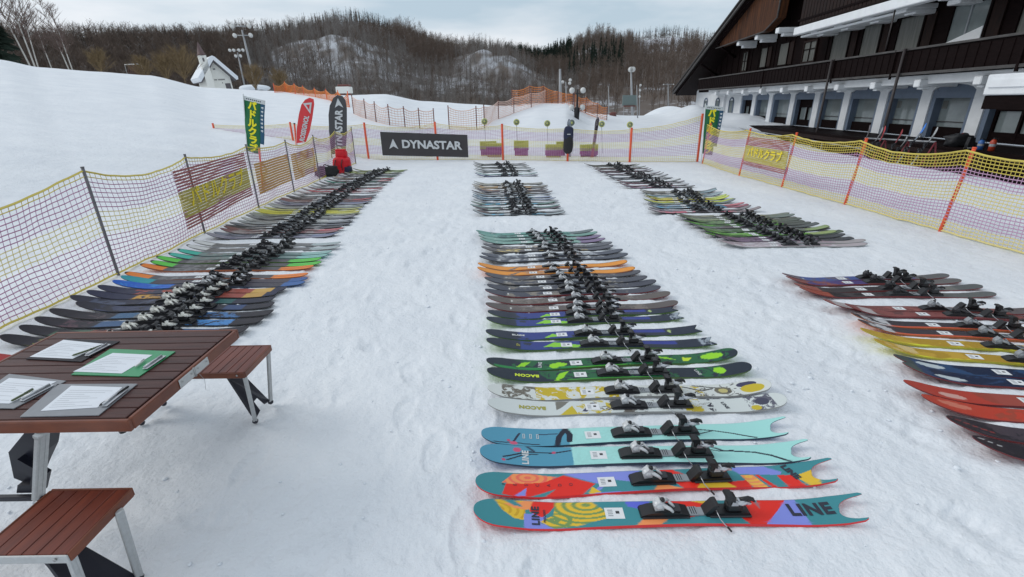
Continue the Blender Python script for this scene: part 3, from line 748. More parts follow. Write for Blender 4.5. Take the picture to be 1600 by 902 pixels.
# banner panels woven into the nets
def quad_panel(mb, A, B, zt, zb, m, th=.006, nu=8, wob=.01):
    d = (B-A).normalized(); n = Vector((d.y, -d.x, 0)); P = []
    for k in range(nu+1):
        u = k/nu; p = A.lerp(B, u)+n*(wob*math.sin(u*7)); 
        a = zt[0]*(1-u)+zt[1]*u; b = zb[0]*(1-u)+zb[1]*u
        for q in (0, th): P += [Vector((p.x, p.y, p.z+a))+n*q, Vector((p.x, p.y, p.z+b))+n*q]
    F = []
    for k in range(nu):
        a = 4*k; F += [(a, a+4, a+5, a+1), (a+2, a+3, a+7, a+6), (a, a+2, a+6, a+4), (a+1, a+5, a+7, a+3)]
    F += [(0, 1, 3, 2), (4*nu, 4*nu+2, 4*nu+3, 4*nu+1)]
    mb.poly(P, F, m)
def ribbed_panel(name, label, A, B, zt, zb, text, bands, off, group):
    """woven band of tape hung on the net: rows of tape with gaps between"""
    o = empty(name, (A+B)/2); tag(o, label, 'banner', group)
    d = (B-A).normalized(); n = Vector((d.y, -d.x, 0))*off; rows = 20
    for bi, (b0, b1, m) in enumerate(bands):
        mb = MB()
        for r in range(int(b0*rows), int(b1*rows)):
            f0, f1 = r/rows, (r+(.62 if m is m_maroon else .86))/rows
            quad_panel(mb, A+n, B+n, tuple(zt[i]+(zb[i]-zt[i])*f0 for i in (0, 1)), tuple(zt[i]+(zb[i]-zt[i])*f1 for i in (0, 1)), m, .003, 12, .012)
        me = mb.mesh('tape_band'); me.transform(Matrix.Translation(-o.location)); link('tape_band', me, o)
    L = (B-A).length; hgt_ = (zt[0]-zb[0]); ez = Vector((0, 0, 1)); sl_ = ((zt[1]+zb[1])-(zt[0]+zb[0]))/2/L
    ex = Vector((d.x, d.y, sl_)).normalized()
    nn_ = Vector((d.y, -d.x, 0))
    c = (A+B)/2+nn_*(off+.022); c.z = (A.z+B.z)/2+(zt[0]+zt[1]+zb[0]+zb[1])/4-.03*hgt_
    me = text_mesh('lettering', text, hgt_*.36, m_brighty, .001, bold=.006)
    xs = [v.co.x for v in me.vertices]; k = L*.80/(max(xs)-min(xs))
    me.transform(Matrix.Diagonal((k, 1, 1, 1))); me.transform(fx((c, ex, ez, nn_), None)); me.transform(Matrix.Translation(-o.location)); link('lettering', me, o)
    return o
A = LF[3].lerp(LF[2], .22); B = LF[3].lerp(LF[4], .90)
ribbed_panel('net_banner', 'maroon and olive net banner with yellow lettering on the left fence', A, B, (.93, .98), (.14, .26), 'パドルクラブ', [(0, .36, m_maroon), (.36, .84, m_olive), (.84, 1, m_maroon)], .015, None)
A = RF[2].lerp(RF[1], .93); B = RF[2].lerp(RF[3], .02)
ribbed_panel('net_banner', 'maroon and olive net banner with yellow lettering on the right fence', A, B, (.90, .90), (.28, .26), 'パドルクラブ', [(0, .34, m_maroon), (.34, .86, m_olive), (.86, 1, m_maroon)], .02, None)
for k_, (u0, u1, lab) in enumerate(((.06, .94, 'plain tan net banner on the left fence, nearer of the two beyond the lettered one'), (.06, .9, 'plain tan net banner on the left fence, farther of the two near the red rucksack'))):
    A = LF[4+k_].lerp(LF[5+k_], u0); B = LF[4+k_].lerp(LF[5+k_], u1)
    o = empty('net_banner', (A+B)/2); tag(o, lab, 'banner', 'plain tan net banners')
    mb = MB(); d = (B-A).normalized(); n = Vector((d.y, -d.x, 0))*.02
    for r in range(12): quad_panel(mb, A+n, B+n, (.78-.045*r-.02, .80-.045*r-.02), (.78-.045*r-.055, .80-.045*r-.055), m_tanb, .003, 10, .012)
    me = mb.mesh('tape_band'); me.transform(Matrix.Translation(-o.location)); link('tape_band', me, o)
# small slatted screens behind the far net
m_lime = mat('lime_slats', alb((170, 178, 60), 1.0), .5); m_mag = mat('magenta_slats', alb((140, 35, 110), 1.1), .5)
def crate(px0, px1, pyt, pyb, label, split=.62, Y=16.6):
    a = aty(px0, pyb, Y); b = aty(px1, pyb, Y); t = aty(px0, pyt, Y); Wd = b.x-a.x; Hh = t.z-a.z
    base = Vector(((a.x+b.x)/2, Y, a.z))
    o = empty('slatted_screen', base); tag(o, label, 'screen', 'lime and magenta screens behind the far net')
    n = 8
    for nm, z0, z1, m in (('lime_panel', Hh*(1-split), Hh, m_lime), ('magenta_panel', 0, Hh*(1-split), m_mag)):
        mb = MB()
        for k in range(n): mb.box((-Wd/2+Wd*(k+.5)/n, 0, (z0+z1)/2), (Wd/n*.80, .18, z1-z0-.004), m, bev=.008)
        mb.box((0, .03, (z0+z1)/2), (Wd, .08, (z1-z0)*.9), m)
        if nm == 'magenta_panel': mb.box((0, .05, .0-max(0, base.z)/2-.02), (Wd*.9, .05, max(0, base.z)+.06), m_mag)
        mb.build(nm, o)
crate(750, 776, 221, 235, 'lime and magenta slatted screen just right of the long dark banner', .9, 16.9)
crate(760, 785, 224, 240, 'mostly magenta slatted screen left of the orange post', .35, 16.5)
crate(803, 826, 220, 235, 'lime slatted screen alone, right of the middle orange post', .78, 16.8)
crate(852, 878, 226, 243, 'half magenta slatted screen left of the hanging navy bag', .5, 16.2)
crate(869, 884, 221, 235, 'olive slatted screen partly hidden by the hanging navy bag', .9, 16.6)
crate(906, 934, 226, 242, 'lime and magenta slatted screen right of the hanging navy bag', .62, 16.2)
# round discs on thin stakes
m_disc = mat('disc_yellow_green', alb((200, 205, 120), .95), .5); m_disc2 = mat('disc_grey', alb((120, 130, 120), 1), .5)
dl = ['first round disc on a stake, counting from the long dark banner', 'second round disc on a stake from the long dark banner', 'third round disc, left of the hanging navy bag', 'round grey disc on a stake just above the hanging navy bag', 'round disc on a stake right of the upright ski', 'last round disc on a stake, farthest right above the net']
for (px, pt, pb), lb in zip([(757, 190, 224), (807, 191, 223), (855, 193, 226), (893, 192, 222), (940, 194, 232), (984, 195, 231)], dl):
    Y = 17.2; t = aty(px, pt, Y); b = aty(px+2, pb, Y); o = empty('marker_disc', (b.x, Y, 0)); tag(o, lb, 'marker', 'round markers behind the far net')
    w = MB(); w.tube([(0, 0, -.1), (t.x-b.x, 0, t.z)], .009, m_grey, 5); w.build('stake', o)
    c = Vector((t.x-b.x, -.02, t.z)); w = MB(); w.tube([c+Vector((0, .012, 0)), c-Vector((0, .012, 0))], .105, m_disc if px != 893 else m_disc2, 18); w.build('disc', o)
    w = MB(); w.tube([c-Vector((0, .012, 0)), c-Vector((0, .018, 0))], .075, m_disc2, 14); w.tube([c-Vector((0, .018, 0)), c-Vector((0, .022, 0))], .04, m_disc, 10); w.build('emblem', o)
# ------------------------------------------------------------------ the two word banners
m_banner = mat('dark_banner_fabric', (.047, .043, .046), .55, noise_amt=.12, noise_scale=3)
m_letter = mat('white_print', (.62, .64, .65), .6)
def dyn_emblem(mb, c, ex, ez, s, m, n, th=.004):
    P = [(-.42, -.40), (0, .62), (.42, -.40), (.16, -.20), (0, -.30), (-.16, -.20)]
    P = [(-.50, -.45), (-.02, .55), (.02, .55), (.50, -.45), (.0, -.17)]
    V = [c+ex*x*s+ez*y*s+n*t for t in (0, th) for x, y in P]
    k = len(P); mb.poly(V, [(0, 1, 4), (1, 2, 4), (2, 3, 4), (k, k+4, k+1), (k+1, k+4, k+2), (k+2, k+4, k+3)]+[(i, (i+1) % k, (i+1) % k+k, i+k) for i in range(k)], m)
A0 = aty(598, 243, 16.1); B0 = aty(732, 246, 15.72); At = aty(598, 206, 16.1); Bt = aty(732, 211, 15.72)
bo = empty('word_banner', (A0+B0)/2); tag(bo, 'long dark banner with white DYNASTAR lettering hung on the far net', 'banner')
w = MB(); A_ = Vector((A0.x, A0.y, 0)); B_ = Vector((B0.x, B0.y, 0)); quad_panel(w, A_, B_, (At.z, Bt.z), (A0.z, B0.z), m_banner, .012, 14, .012); me = w.mesh('fabric'); me.transform(Matrix.Translation(-bo.location)); link('fabric', me, bo)
d = (B_-A_).normalized(); n_ = Vector((d.y, -d.x, 0)); sl_ = ((Bt.z+B0.z)-(At.z+A0.z))/2/(B_-A_).length; ex = Vector((d.x, d.y, sl_)).normalized(); ez = Vector((0, 0, 1))
c = (A_+B_)/2; c.z = (At.z+Bt.z+A0.z+B0.z)/4
hB = At.z-A0.z; LB = (B_-A_).length
me = text_mesh('lettering', 'DYNASTAR', hB*.46, m_letter, .002, bold=.012)
xs = [v.co.x for v in me.vertices]; k = LB*.69/(max(xs)-min(xs)); me.transform(Matrix.Diagonal((k, 1, 1, 1)))
me.transform(fx((c+ex*LB*.085+n_*.038, ex, ez, n_), None)); me.transform(Matrix.Translation(-bo.location)); link('lettering', me, bo)
w = MB(); dyn_emblem(w, c-ex*LB*.355+n_*.034-ez*hB*.02, ex, ez, hB*.42, m_letter, n_); me = recalc(w.mesh('emblem')); me.transform(Matrix.Translation(-bo.location)); link('emblem', me, bo)

def feather(name, label, prof, m, Y, extra):
    """prof: outline in pixels of a flag hanging in the plane y = Y"""
    P = [aty(px, py, Y) for px, py in prof]; base = Vector((min(p.x for p in P), Y, 0)); o = empty(name, base); tag(o, label, 'flag')
    w = MB(); n = len(P); V = [p-base+Vector((0, q, 0)) for q in (-.006, .006) for p in P]
    w.poly(V, [tuple(range(n)), tuple(range(2*n-1, n-1, -1))]+[(i, i+n, (i+1) % n+n, (i+1) % n) for i in range(n)], m); link('fabric', recalc(w.mesh('fabric')), o)
    return o, base
m_dflag = mat('charcoal_flag_fabric', (.065, .064, .07), .6, noise_amt=.12, noise_scale=3)
m_rflag = mat('red_flag_fabric', alb((222, 62, 66), 1.0), .6, noise_amt=.1, noise_scale=3)
m_gflag = mat('green_flag_fabric', alb((30, 118, 72), .85), .6, noise_amt=.12, noise_scale=3)
m_gflag2 = mat('deep_blue_green_strip', alb((40, 90, 120), .9), .6)
m_ylet = mat('yellow_print', alb((242, 222, 30), 1.1), .5)
m_wfab = mat('white_flag_fabric', (.70, .74, .74), .6)
# charcoal feather flag
YD = 15.6
o, base = feather('feather_flag', 'charcoal feather flag with vertical white DYNASTAR lettering beside the red bag', [(519, 241), (514, 205), (514, 180), (516, 165), (521, 154), (528, 149), (535, 150), (540, 157), (542, 170), (542, 205), (540, 241)], m_dflag, YD, None)
w = MB(); pl_ = [aty(519, 250, YD+.02), aty(515, 205, YD+.02), aty(514, 180, YD+.02), aty(516, 165, YD+.02), aty(521, 154, YD+.02), aty(528, 149, YD+.02)]
w.tube([p-base for p in [Vector((pl_[0].x, YD+.02, -.1))]+pl_], .014, m_black, 6); w.build('pole', o)
bt, tp = aty(530, 239, YD-.012), aty(530, 172, YD-.012); L = (tp-bt).length; ex = (tp-bt).normalized(); ey = Vector((-1, 0, 0)); ey = (ey-ex*ey.dot(ex)).normalized(); ez = ex.cross(ey)
me = text_mesh('lettering', 'DYNASTAR', .30, m_letter, .002, bold=.012); xs = [v.co.x for v in me.vertices]; me.transform(Matrix.Diagonal((L/(max(xs)-min(xs)), 1, 1, 1)))
me.transform(fx(((bt+tp)/2+Vector((0, -.01, 0)), ex, ey, ez), None)); me.transform(Matrix.Translation(-base)); link('lettering', me, o)
w = MB(); c = aty(529, 162, YD-.02); dyn_emblem(w, c-base, Vector((1, 0, 0)), Vector((0, 0, 1)), .26, m_letter, Vector((0, -1, 0))); link('emblem', recalc(w.mesh('emblem')), o)
# red feather flag
YR = 15.9
o, base = feather('feather_flag', 'red feather flag leaning left of the charcoal flag', [(463, 224), (464, 200), (467, 180), (471, 164), (477, 156), (484, 153), (490, 155), (491, 163), (488, 185), (484, 205), (478, 222)], m_rflag, YR, None)
w = MB(); w.tube([Vector((aty(466, 240, YR+.02).x, YR+.02, -.1))-base]+[aty(a, b, YR+.02)-base for a, b in ((463, 224), (464, 200), (467, 180), (471, 164), (477, 156), (484, 153))], .013, m_white, 6); w.build('pole', o)
bt, tp = aty(472, 221, YR-.012), aty(480, 181, YR-.012); L = (tp-bt).length; ex = (tp-bt).normalized(); ey = Vector((-1, 0, 0)); ey = (ey-ex*ey.dot(ex)).normalized()
me = text_mesh('lettering', 'ROSSIGNOL', .20, m_letter, .002, bold=.008); xs = [v.co.x for v in me.vertices]; me.transform(Matrix.Diagonal((L/(max(xs)-min(xs)), 1, 1, 1)))
me.transform(fx(((bt+tp)/2+Vector((0, -.01, 0)), ex, ey, ex.cross(ey)), None)); me.transform(Matrix.Translation(-base)); link('lettering', me, o)
w = MB(); c = aty(481, 169, YR-.02)-base; w.prism([(-.13, .14), (.15, .16), (.05, -.17)], .006, m_letter, 'y', c); w.prism([(-.04, .09), (.08, .10), (.03, -.05)], .006, m_rflag, 'y', c+Vector((0, -.008, 0))); w.build('emblem', o)
# katakana banner flags
def nobori(label, q, Y, side):
    """q: four corner pixels TL, TR, BR, BL of the cloth"""
    TL, TR, BR, BL = [aty(a, b, Y) for a, b in q]; base = Vector((BL.x, Y, 0)); o = empty('banner_flag', base); tag(o, label, 'flag', 'green banner flags with yellow lettering')
    def P(u, v, dy=0):
        a = TL.lerp(TR, u); b = BL.lerp(BR, u); p = a.lerp(b, v); return p-base+Vector((0, dy+.015*math.sin(v*9+u*2), 0))
    def sheet(nm, u0, u1, v0, v1, m, dy, th=.006, nv=14, nu=3):
        vs = []; fs = []
        for q_ in (0, th):
            for j in range(nv+1):
                for i in range(nu+1): vs.append(P(u0+(u1-u0)*i/nu, v0+(v1-v0)*j/nv, dy+q_))
        N = (nu+1)*(nv+1)
        for j in range(nv):
            for i in range(nu):
                a = j*(nu+1)+i; fs.append((a, a+nu+1, a+nu+2, a+1)); fs.append((N+a, N+a+1, N+a+nu+2, N+a+nu+1))
        for j in range(nv):
            for i in (0, nu): a = j*(nu+1)+i; fs.append((a, a+nu+1, N+a+nu+1, N+a))
        for i in range(nu):
            for j in (0, nv): a = j*(nu+1)+i; fs.append((a, a+1, N+a+1, N+a))
        w_ = MB(); w_.poly(vs, fs, m, True); link(nm, recalc(w_.mesh(nm)), o)
    sheet('cloth', 0, .78, .07, 1, m_gflag, 0); sheet('side_strip', .78, 1, .07, .8, m_gflag2, 0); sheet('top_hem', 0, 1, 0, .07, m_wfab, 0)
    w_ = MB(); b0 = P(0, 1); t0 = P(0, 0)
    d_ = (t0-b0).normalized(); w_.tube([b0-d_*((b0.z+.2)/max(d_.z, .1)), t0+d_*.05], .013, m_wfab, 6); w_.tube([t0, P(1, 0)], .008, m_wfab, 5); w_.build('pole', o)
    hh = (TL-BL).length; ww = (TR-TL).length
    for k, ch in enumerate('パドルクラブ'):
        v = .07+.93*(k+.5)/6; c_ = P(.40, v, -.014); ex_ = (P(1, v)-P(0, v)).normalized(); ez_ = (P(.4, v-.05)-P(.4, v+.05)).normalized(); n_ = ex_.cross(ez_)
        me_ = text_mesh('lettering', ch, hh/6*.98, m_ylet, .002, bold=.012, sx=1.0)
        me_.transform(fx((c_, ex_, ez_, n_), None)); link('lettering', me_, o)
    for k in range(7):      # small illegible characters down the side strip and along the hem
        v = .13+k*.07; c_ = P(.89, v, -.010); w_ = MB(); w_.box(c_, (ww*.10, .004, hh*.022), m_wfab); w_.box(c_+Vector((ww*.01, 0, -hh*.02)), (ww*.06, .004, hh*.010), m_wfab); w_.build('small_print', o)
    w_ = MB()
    for k in range(8): w_.box(P(.15+.09*k, .035, -.010), (ww*.05, .004, hh*.018), m_black)
    w_.build('hem_print', o)
nobori('green banner flag with yellow katakana standing behind the left net fence', [(380, 150), (414, 158), (412, 243), (386, 236)], 13.6, 1)
nobori('green banner flag with yellow katakana at the corner below the chalet', [(1102, 165), (1132, 168), (1117, 244), (1097, 240)], 14.0, 1)
# loose orange slalom poles
def pole(label, p0, p1, Y, r=.02, m=m_orange):
    b = aty(*p0, Y); t = aty(*p1, Y); o = empty('slalom_pole', (b.x, Y, 0)); tag(o, label, 'pole')
    dd = (t-b).normalized(); w_ = MB(); s0 = b-dd*((b.z+.1)/dd.z)-o.location; w_.tube([s0, t-o.location], r, m, 7); w_.build('shaft', o)
    w_ = MB(); w_.tube([t-o.location, t-o.location+dd*.03], r*1.15, m_black, 7); w_.build('cap', o)
pole('orange slalom pole standing against the green banner flag on the left', (411, 297), (405, 232), 10.6)
pole('orange slalom pole just left of the red feather flag', (463, 224), (460, 194), 16.4, .03)
# ------------------------------------------------------------------ bags
m_redbag = mat('red_bag_fabric', alb((222, 22, 40), 1.0), .5, noise_amt=.15, noise_scale=12, bump=.4, bscale=14)
m_blkbag = mat('black_bag_fabric', (.014, .014, .016), .6, bump=.5, bscale=20)
m_navy = mat('navy_bag_fabric', (.012, .018, .055), .55, bump=.3, bscale=15)
def lump(mb, c, d, m, seed, nu=16, nv=12, amp=.08, pw=.6):
    vs = []; fs = []
    sg = lambda x, p: math.copysign(abs(x)**p, x)
    for j in range(nv+1):
        t = math.pi*j/nv
        for i in range(nu):
            a = 2*math.pi*i/nu; x, y, z = sg(math.sin(t), pw)*sg(math.cos(a), pw), sg(math.sin(t), pw)*sg(math.sin(a), pw), sg(math.cos(t), pw)
            k = 1+amp*noise.noise(Vector((x*1.7+seed, y*1.7, z*1.7)))*2; vs.append((c[0]+x*d[0]*k, c[1]+y*d[1]*k, c[2]+z*d[2]*k))
    for j in range(nv):
        for i in range(nu): fs.append((j*nu+i, (j+1)*nu+i, (j+1)*nu+(i+1) % nu, j*nu+(i+1) % nu))
    mb.poly(vs, fs, m, True)
g = at(536, 271); o = empty('rucksack', (g.x, g.y, 0)); tag(o, 'bright red rucksack standing on the snow at the foot of the charcoal flag', 'rucksack')
w = MB(); lump(w, (0, 0, .22), (.24, .15, .22), m_redbag, 3); w.build('main_bag', o)
w = MB(); lump(w, (.02, .02, .50), (.15, .11, .11), m_redbag, 9); w.box((.02, 0, .60), (.26, .15, .05), m_redbag, bev=.015); w.build('top_roll', o)
w = MB(); lump(w, (.17, -.06, .10), (.10, .10, .10), m_navy, 5); w.build('side_pocket', o)
w = MB(); w.tube([(-.1, -.15, .36), (-.12, -.19, .25), (-.1, -.17, .08)], .014, m_blkbag, 5); w.tube([(.08, -.14, .38), (.05, -.19, .25), (.06, -.17, .1)], .012, m_black, 5); w.build('strap', o)
g = at(513, 276); o = empty('duffel_bag', (g.x, g.y, 0), .5); tag(o, 'slumped black bag lying on skis between the left fence and the red rucksack', 'bag')
w = MB(); lump(w, (0, 0, .13), (.27, .12, .13), m_blkbag, 2, amp=.16); w.build('main_bag', o)
w = MB(); w.tube([(-.15, -.05, .23), (-.05, -.06, .31), (.08, -.05, .25)], .014, m_black, 5); w.tube([(-.2, 0, .2), (-.3, 0, .12), (-.32, -.02, .03)], .02, m_black, 5); w.build('strap', o)
# navy bag hung on a post of the far fence
c = aty(888, 219, 14.85); o = empty('hanging_bag', c); tag(o, 'long navy and black bag hanging on an orange post of the far fence', 'bag')
w = MB(); lump(w, (0, 0, .17), (.145, .08, .22), m_navy, 4, amp=.05); w.build('upper_shell', o)
w = MB(); lump(w, (0, -.005, -.10), (.15, .085, .30), m_blkbag, 6, amp=.05, pw=.75); w.build('lower_shell', o)
w = MB(); w.box((0, -.092, .17), (.10, .008, .022), m_letter); w.build('label_tab', o)
w = MB(); w.tube([(0, 0, .38), (.0, .08, .42), (0, .15, .38)], .012, m_black, 5); w.build('strap', o)

# ------------------------------------------------------------------ nets and things on the slope
def slope_net(label, pix, hs, m, seed, cell=.11, rad=.012, pm=m_orange, sag=.12, bands=None, pr=.025, post_every=1, r0=19):
    P = [terr_at(px, py, r0, 70) for px, py in pix]; o = empty('slope_net', P[0]); tag(o, label, 'net fence')
    net('net', P, hs, o, bands or [(1, m)], cell=cell, cw=cell*1.1, sag=sag, rad=rad, seed=seed, topr=1.5, z0=.0)
    for i, (p, h) in enumerate(zip(P, hs)): post(o, p, h+.08, pm, pr)
m_dk = mat('dark_pole', (.17, .06, .05), .6)
slope_net('faded salmon net dropping down the slope behind the charcoal flag', [(553, 178), (572, 186), (588, 191), (609, 196), (633, 199), (656, 201), (679, 201)], [.85]*7, m_nsal, 21, pm=m_dk)
slope_net('faded salmon net climbing from the snow dip to the orange net on the knoll', [(702, 202), (745, 203), (757, 201), (779, 186), (803, 177), (830, 168), (853, 161)], [1.0, 1.0, 1.0, .9, .85, .8, .8], m_nsal, 23, pm=m_dk)
slope_net('bright orange net bunched along the crest right of the snow-capped hut', [(429, 142), (447, 144), (462, 147), (475, 149), (493, 152), (511, 156), (530, 162), (546, 168)], [.6, .75, .7, .6, .55, .6, .7, .8], m_nor, 25, cell=.13, rad=.014, pm=m_orange, sag=.25)
slope_net('bright orange net on top of the knoll left of the globe lamp', [(800, 167), (828, 163), (849, 161), (872, 162), (895, 168)], [1.0, 1.1, 1.0, .7, .8], m_nor, 27, cell=.13, rad=.013, pm=m_dk, sag=.1)
slope_net('bright orange net running down right of the globe lamp', [(897, 170), (915, 177), (933, 184), (948, 188)], [.9, 1.0, .9, .8], m_nor, 29, cell=.13, rad=.013, pm=m_dk, sag=.15)
def lamp_mast(label, base_px, top_px, dist, heads, r=.10, name='floodlight_mast', drop=1.0, hs=.28):
    a, e = azel(*base_px); x, y = dist*math.sin(a), dist*math.cos(a); zb = CAM_H+math.tan(e)*dist-drop
    t = aty(*top_px, y); o = empty(name, (x, y, zb)); tag(o, label, 'light mast')
    T = t-o.location; w_ = MB(); w_.tube([(0, 0, 0), T*.5, T], [r, r*.8, r*.55], m_rail, 8); w_.build('mast', o)
    if heads:
        w_ = MB(); zs = sorted(set(h[1] for h in heads))
        for z in zs:
            xs_ = [h[0] for h in heads if h[1] == z]; w_.tube([T+Vector((min(xs_), 0, z)), T+Vector((max(xs_), 0, z))], r*.35, m_rail, 6)
        w_.build('crossarm', o)
        for hx, hz in heads:
            w_ = MB(); c_ = T+Vector((hx, -.12, hz)); w_.tube([c_+Vector((0, .16, 0)), c_, c_-Vector((0, .10, .03))], [hs*.35, hs*.75, hs], m_white, 10); w_.build('floodlight', o)
lamp_mast('tall mast with four floodlights behind the crest right of the chapel', (402, 143), (378, 47), 62, [(-.85, .35), (.9, .35), (-.75, -.5), (.9, -.5)], .15, hs=.24)
lamp_mast('shorter mast with six floodlights between the chapel and the tall mast', (383, 138), (371, 82), 75, [(-.8, .25), (-.3, .25), (.35, .25), (.85, .25), (-.2, -.4), (.4, -.4)], .12, hs=.2)
lamp_mast('plain pale pole at the foot of the wood above the orange net', (876, 165), (875, 108), 60, [], .22, 'wooden_pole')
lamp_mast('small twin floodlight pole left of the globe lamp', (886, 168), (884, 128), 62, [(-.4, 0), (.5, .2), (.45, -.15)], .1, hs=.2)
lamp_mast('floodlight pole rising behind the grey board', (989, 178), (986, 110), 60, [(-.1, .1), (.15, .1)], .16, hs=.3)
lamp_mast('thin pale pole just right of the grey board', (997, 186), (995, 133), 40, [], .05, 'thin_pole', .3)
lamp_mast('thin pole with small boxes right of the grey board', (1000, 182), (1000, 133), 46, [(0, 0), (0, -.4), (0, -.9)], .05, hs=.1)
lamp_mast('slender pole standing alone in front of the wood', (952, 178), (951, 135), 60, [], .06, 'thin_pole')
lamp_mast('far utility pole in front of the wood near the roof edge', (1045, 175), (1044, 132), 75, [(-.7, 0), (.7, 0)], .10, 'utility_pole', hs=.08)
# grey board
a = aty(984, 157, 50); o = empty('notice_board', (a.x, 50, 0)); tag(o, 'blank grey-green board on legs in front of the wood', 'board')
w = MB(); w.box((0, 0, a.z), (1.45, .12, .95), mat('grey_green_board', alb((112, 126, 124), 1.0), .6, noise_amt=.08), bev=.02); w.build('panel', o)
w = MB(); w.box((0, -.02, a.z-.52), (1.1, .3, .10), m_dk); w.build('lower_bracket', o)
for sx in (-.5, .5): w = MB(); w.tube([(sx, .05, -.5), (sx, .05, a.z-.4)], .04, m_rail, 6); w.build('leg', o)
# globe street lamp
gl = mat('frosted_globe', (.66, .66, .64), .35)
b = terr_at(901, 185, 20, 60); t = aty(902, 140, b.y); o = empty('globe_street_lamp', b); tag(o, 'black street lamp with four white globes standing on the snow knoll', 'street lamp')
Hl = t.z-b.z; w = MB(); w.tube([(0, 0, -.3), (0, 0, .5), (0, 0, .6), (0, 0, Hl*.55), (0, 0, Hl)], [.13, .16, .07, .05, .045], m_black, 8); w.build('post', o)
for sx in (-1, 1):
    for zz in (Hl-.05, Hl*.38):
        w = MB(); w.tube([(0, 0, zz-.12), (sx*.16, 0, zz-.20), (sx*.30, 0, zz-.13)], .02, m_black, 5); ar = w.build('arm', o)
        w = MB(); w.ball((sx*.30, 0, zz), .155, gl, 12, 8); w.build('globe', ar)
g = terr_at(957, 181, 20, 60); w = MB(); lump(w, (0, 0, .1), (.28, .2, .16), m_dk, 3, amp=.2); o = w.build('rock', None, g); tag(o, 'small dark rock poking out of the snow in front of the grey board', 'rock')
# chapel behind the crest
YC = 62.0
m_chw = mat('cream_chapel_render', (.84, .84, .79), .8, noise_amt=.04); m_chr = mat('chapel_dark_board', (.12, .11, .12), .7)  # dark grey board colour shared by roof, door, vent and hut walls
cb = aty(346, 141, YC); ch = empty('chapel', (cb.x, YC, cb.z-.9)); tag(ch, 'small cream chapel with a thin bell tower and thick snow on its roof', 'chapel'); ch.rotation_euler = (0, R_(-4), R_(40)); ch.scale = (.74, .74, .80)
w = MB(); hw = 1.85; w.prism([(-hw, 0), (hw, 0), (hw, 3.0), (0, 4.9), (-hw, 3.0)], 6, m_chw, 'y', (0, 3, 0)); link('hall', recalc(w.mesh('hall')), ch)
w = MB()
w.prism([(-hw-.7, 2.45), (-hw-.55, 2.25), (0, 4.95), (hw+.55, 2.25), (hw+.7, 2.45), (0, 5.25)], 7, m_chr, 'y', (0, 2.7, 0)); rf = link('roof', recalc(w.mesh('roof')), ch)
w = MB(); w.prism([(-hw-.85, 2.55), (-hw-.7, 2.38), (0, 5.2), (hw+.7, 2.38), (hw+.95, 2.45), (hw+1.0, 2.85), (.35, 5.55), (0, 5.75), (-.35, 5.6), (-hw-.95, 2.95)], 7.3, m_pile, 'y', (0, 2.7, 0)); link('roof_snow', recalc(w.mesh('roof_snow')), rf)
w = MB(); w.box((-1.35, -.45, 2.9), (1.05, 1.0, 5.8), m_chw, bev=.02); tw = w.build('tower', ch)
w = MB(); w.tube([(-1.35, -.45, 5.8), (-1.35, -.45, 6.05), (-1.35, -.45, 7.6)], [.72, .55, .02], mat('spire_brown', (.14, .09, .09), .7), 4); w.build('spire', tw)
w = MB(); w.prism([(-.12, 0), (.12, 0), (.12, .4), (0, .52), (-.12, .4)], .06, m_chr, 'y', (-1.35, -.96, 5.0)); w.build('belfry_opening', tw)
w = MB(); w.box((1.25, -.02, 1.35), (.75, .08, 1.3), m_chr); w.build('door', ch)
w = MB(); w.box((-.1, -.02, 4.0), (.32, .06, .16), m_chr); w.build('vent', ch)
w = MB()
for k in range(11):
    if k != 3: w.box((-.45+k*.14, -.02, 2.55), (.09, .04, .16), m_chr)
w.box((.55, -.02, 2.1), (.10, .04, .16), m_chr); w.build('wall_print', ch)
# snow-capped hut, pipe frame, lift cabin
cb = aty(399, 141, 60); o = empty('snow_capped_hut', (cb.x, 60, cb.z-1.0)); tag(o, 'low hut under a rounded cap of snow at the foot of the tall mast', 'hut')
w = MB(); w.box((0, 0, .45), (2.5, 2.0, .9), m_chr); w.build('walls', o)
w = MB(); lump(w, (0, 0, 1.2), (1.6, 1.3, .38), m_pile, 4, amp=.04, pw=.8); w.build('roof_snow', o)
cb = aty(212, 119, 60); o = empty('goal_frame', (cb.x, 60, cb.z-.3)); tag(o, 'white pipe frame with a dark net on the crest left of the chapel', 'frame')
w = MB(); w.tube([(-.9, 0, 0), (-.9, 0, 1.5), (1.0, 0, 1.55), (1.1, 0, .0)], .06, m_white, 6); w.build('tube_frame', o)
w = MB()
for k in range(9): w.tube([(-.85+k*.22, .02, .1), (-.85+k*.22, .5, 1.45)], .02, m_dk, 4)
w.build('net', o)
cb = aty(538, 141, 52); o = empty('lift_cabin', (cb.x, 52, cb.z)); tag(o, 'small cream cabin with a dark top standing behind the charcoal flag', 'cabin')
w = MB(); w.box((0, 0, 0), (1.35, 1.2, .62), m_chw, bev=.06); w.build('body', o)
w = MB(); w.box((.05, 0, .42), (1.1, .9, .20), m_dk, bev=.05); w.build('roof', o)
w = MB(); w.box((-.2, 0, -.6), (.5, .5, .6), m_dk); w.box((.45, 0, -.7), (.3, .3, .8), m_dk); w.build('base', o)

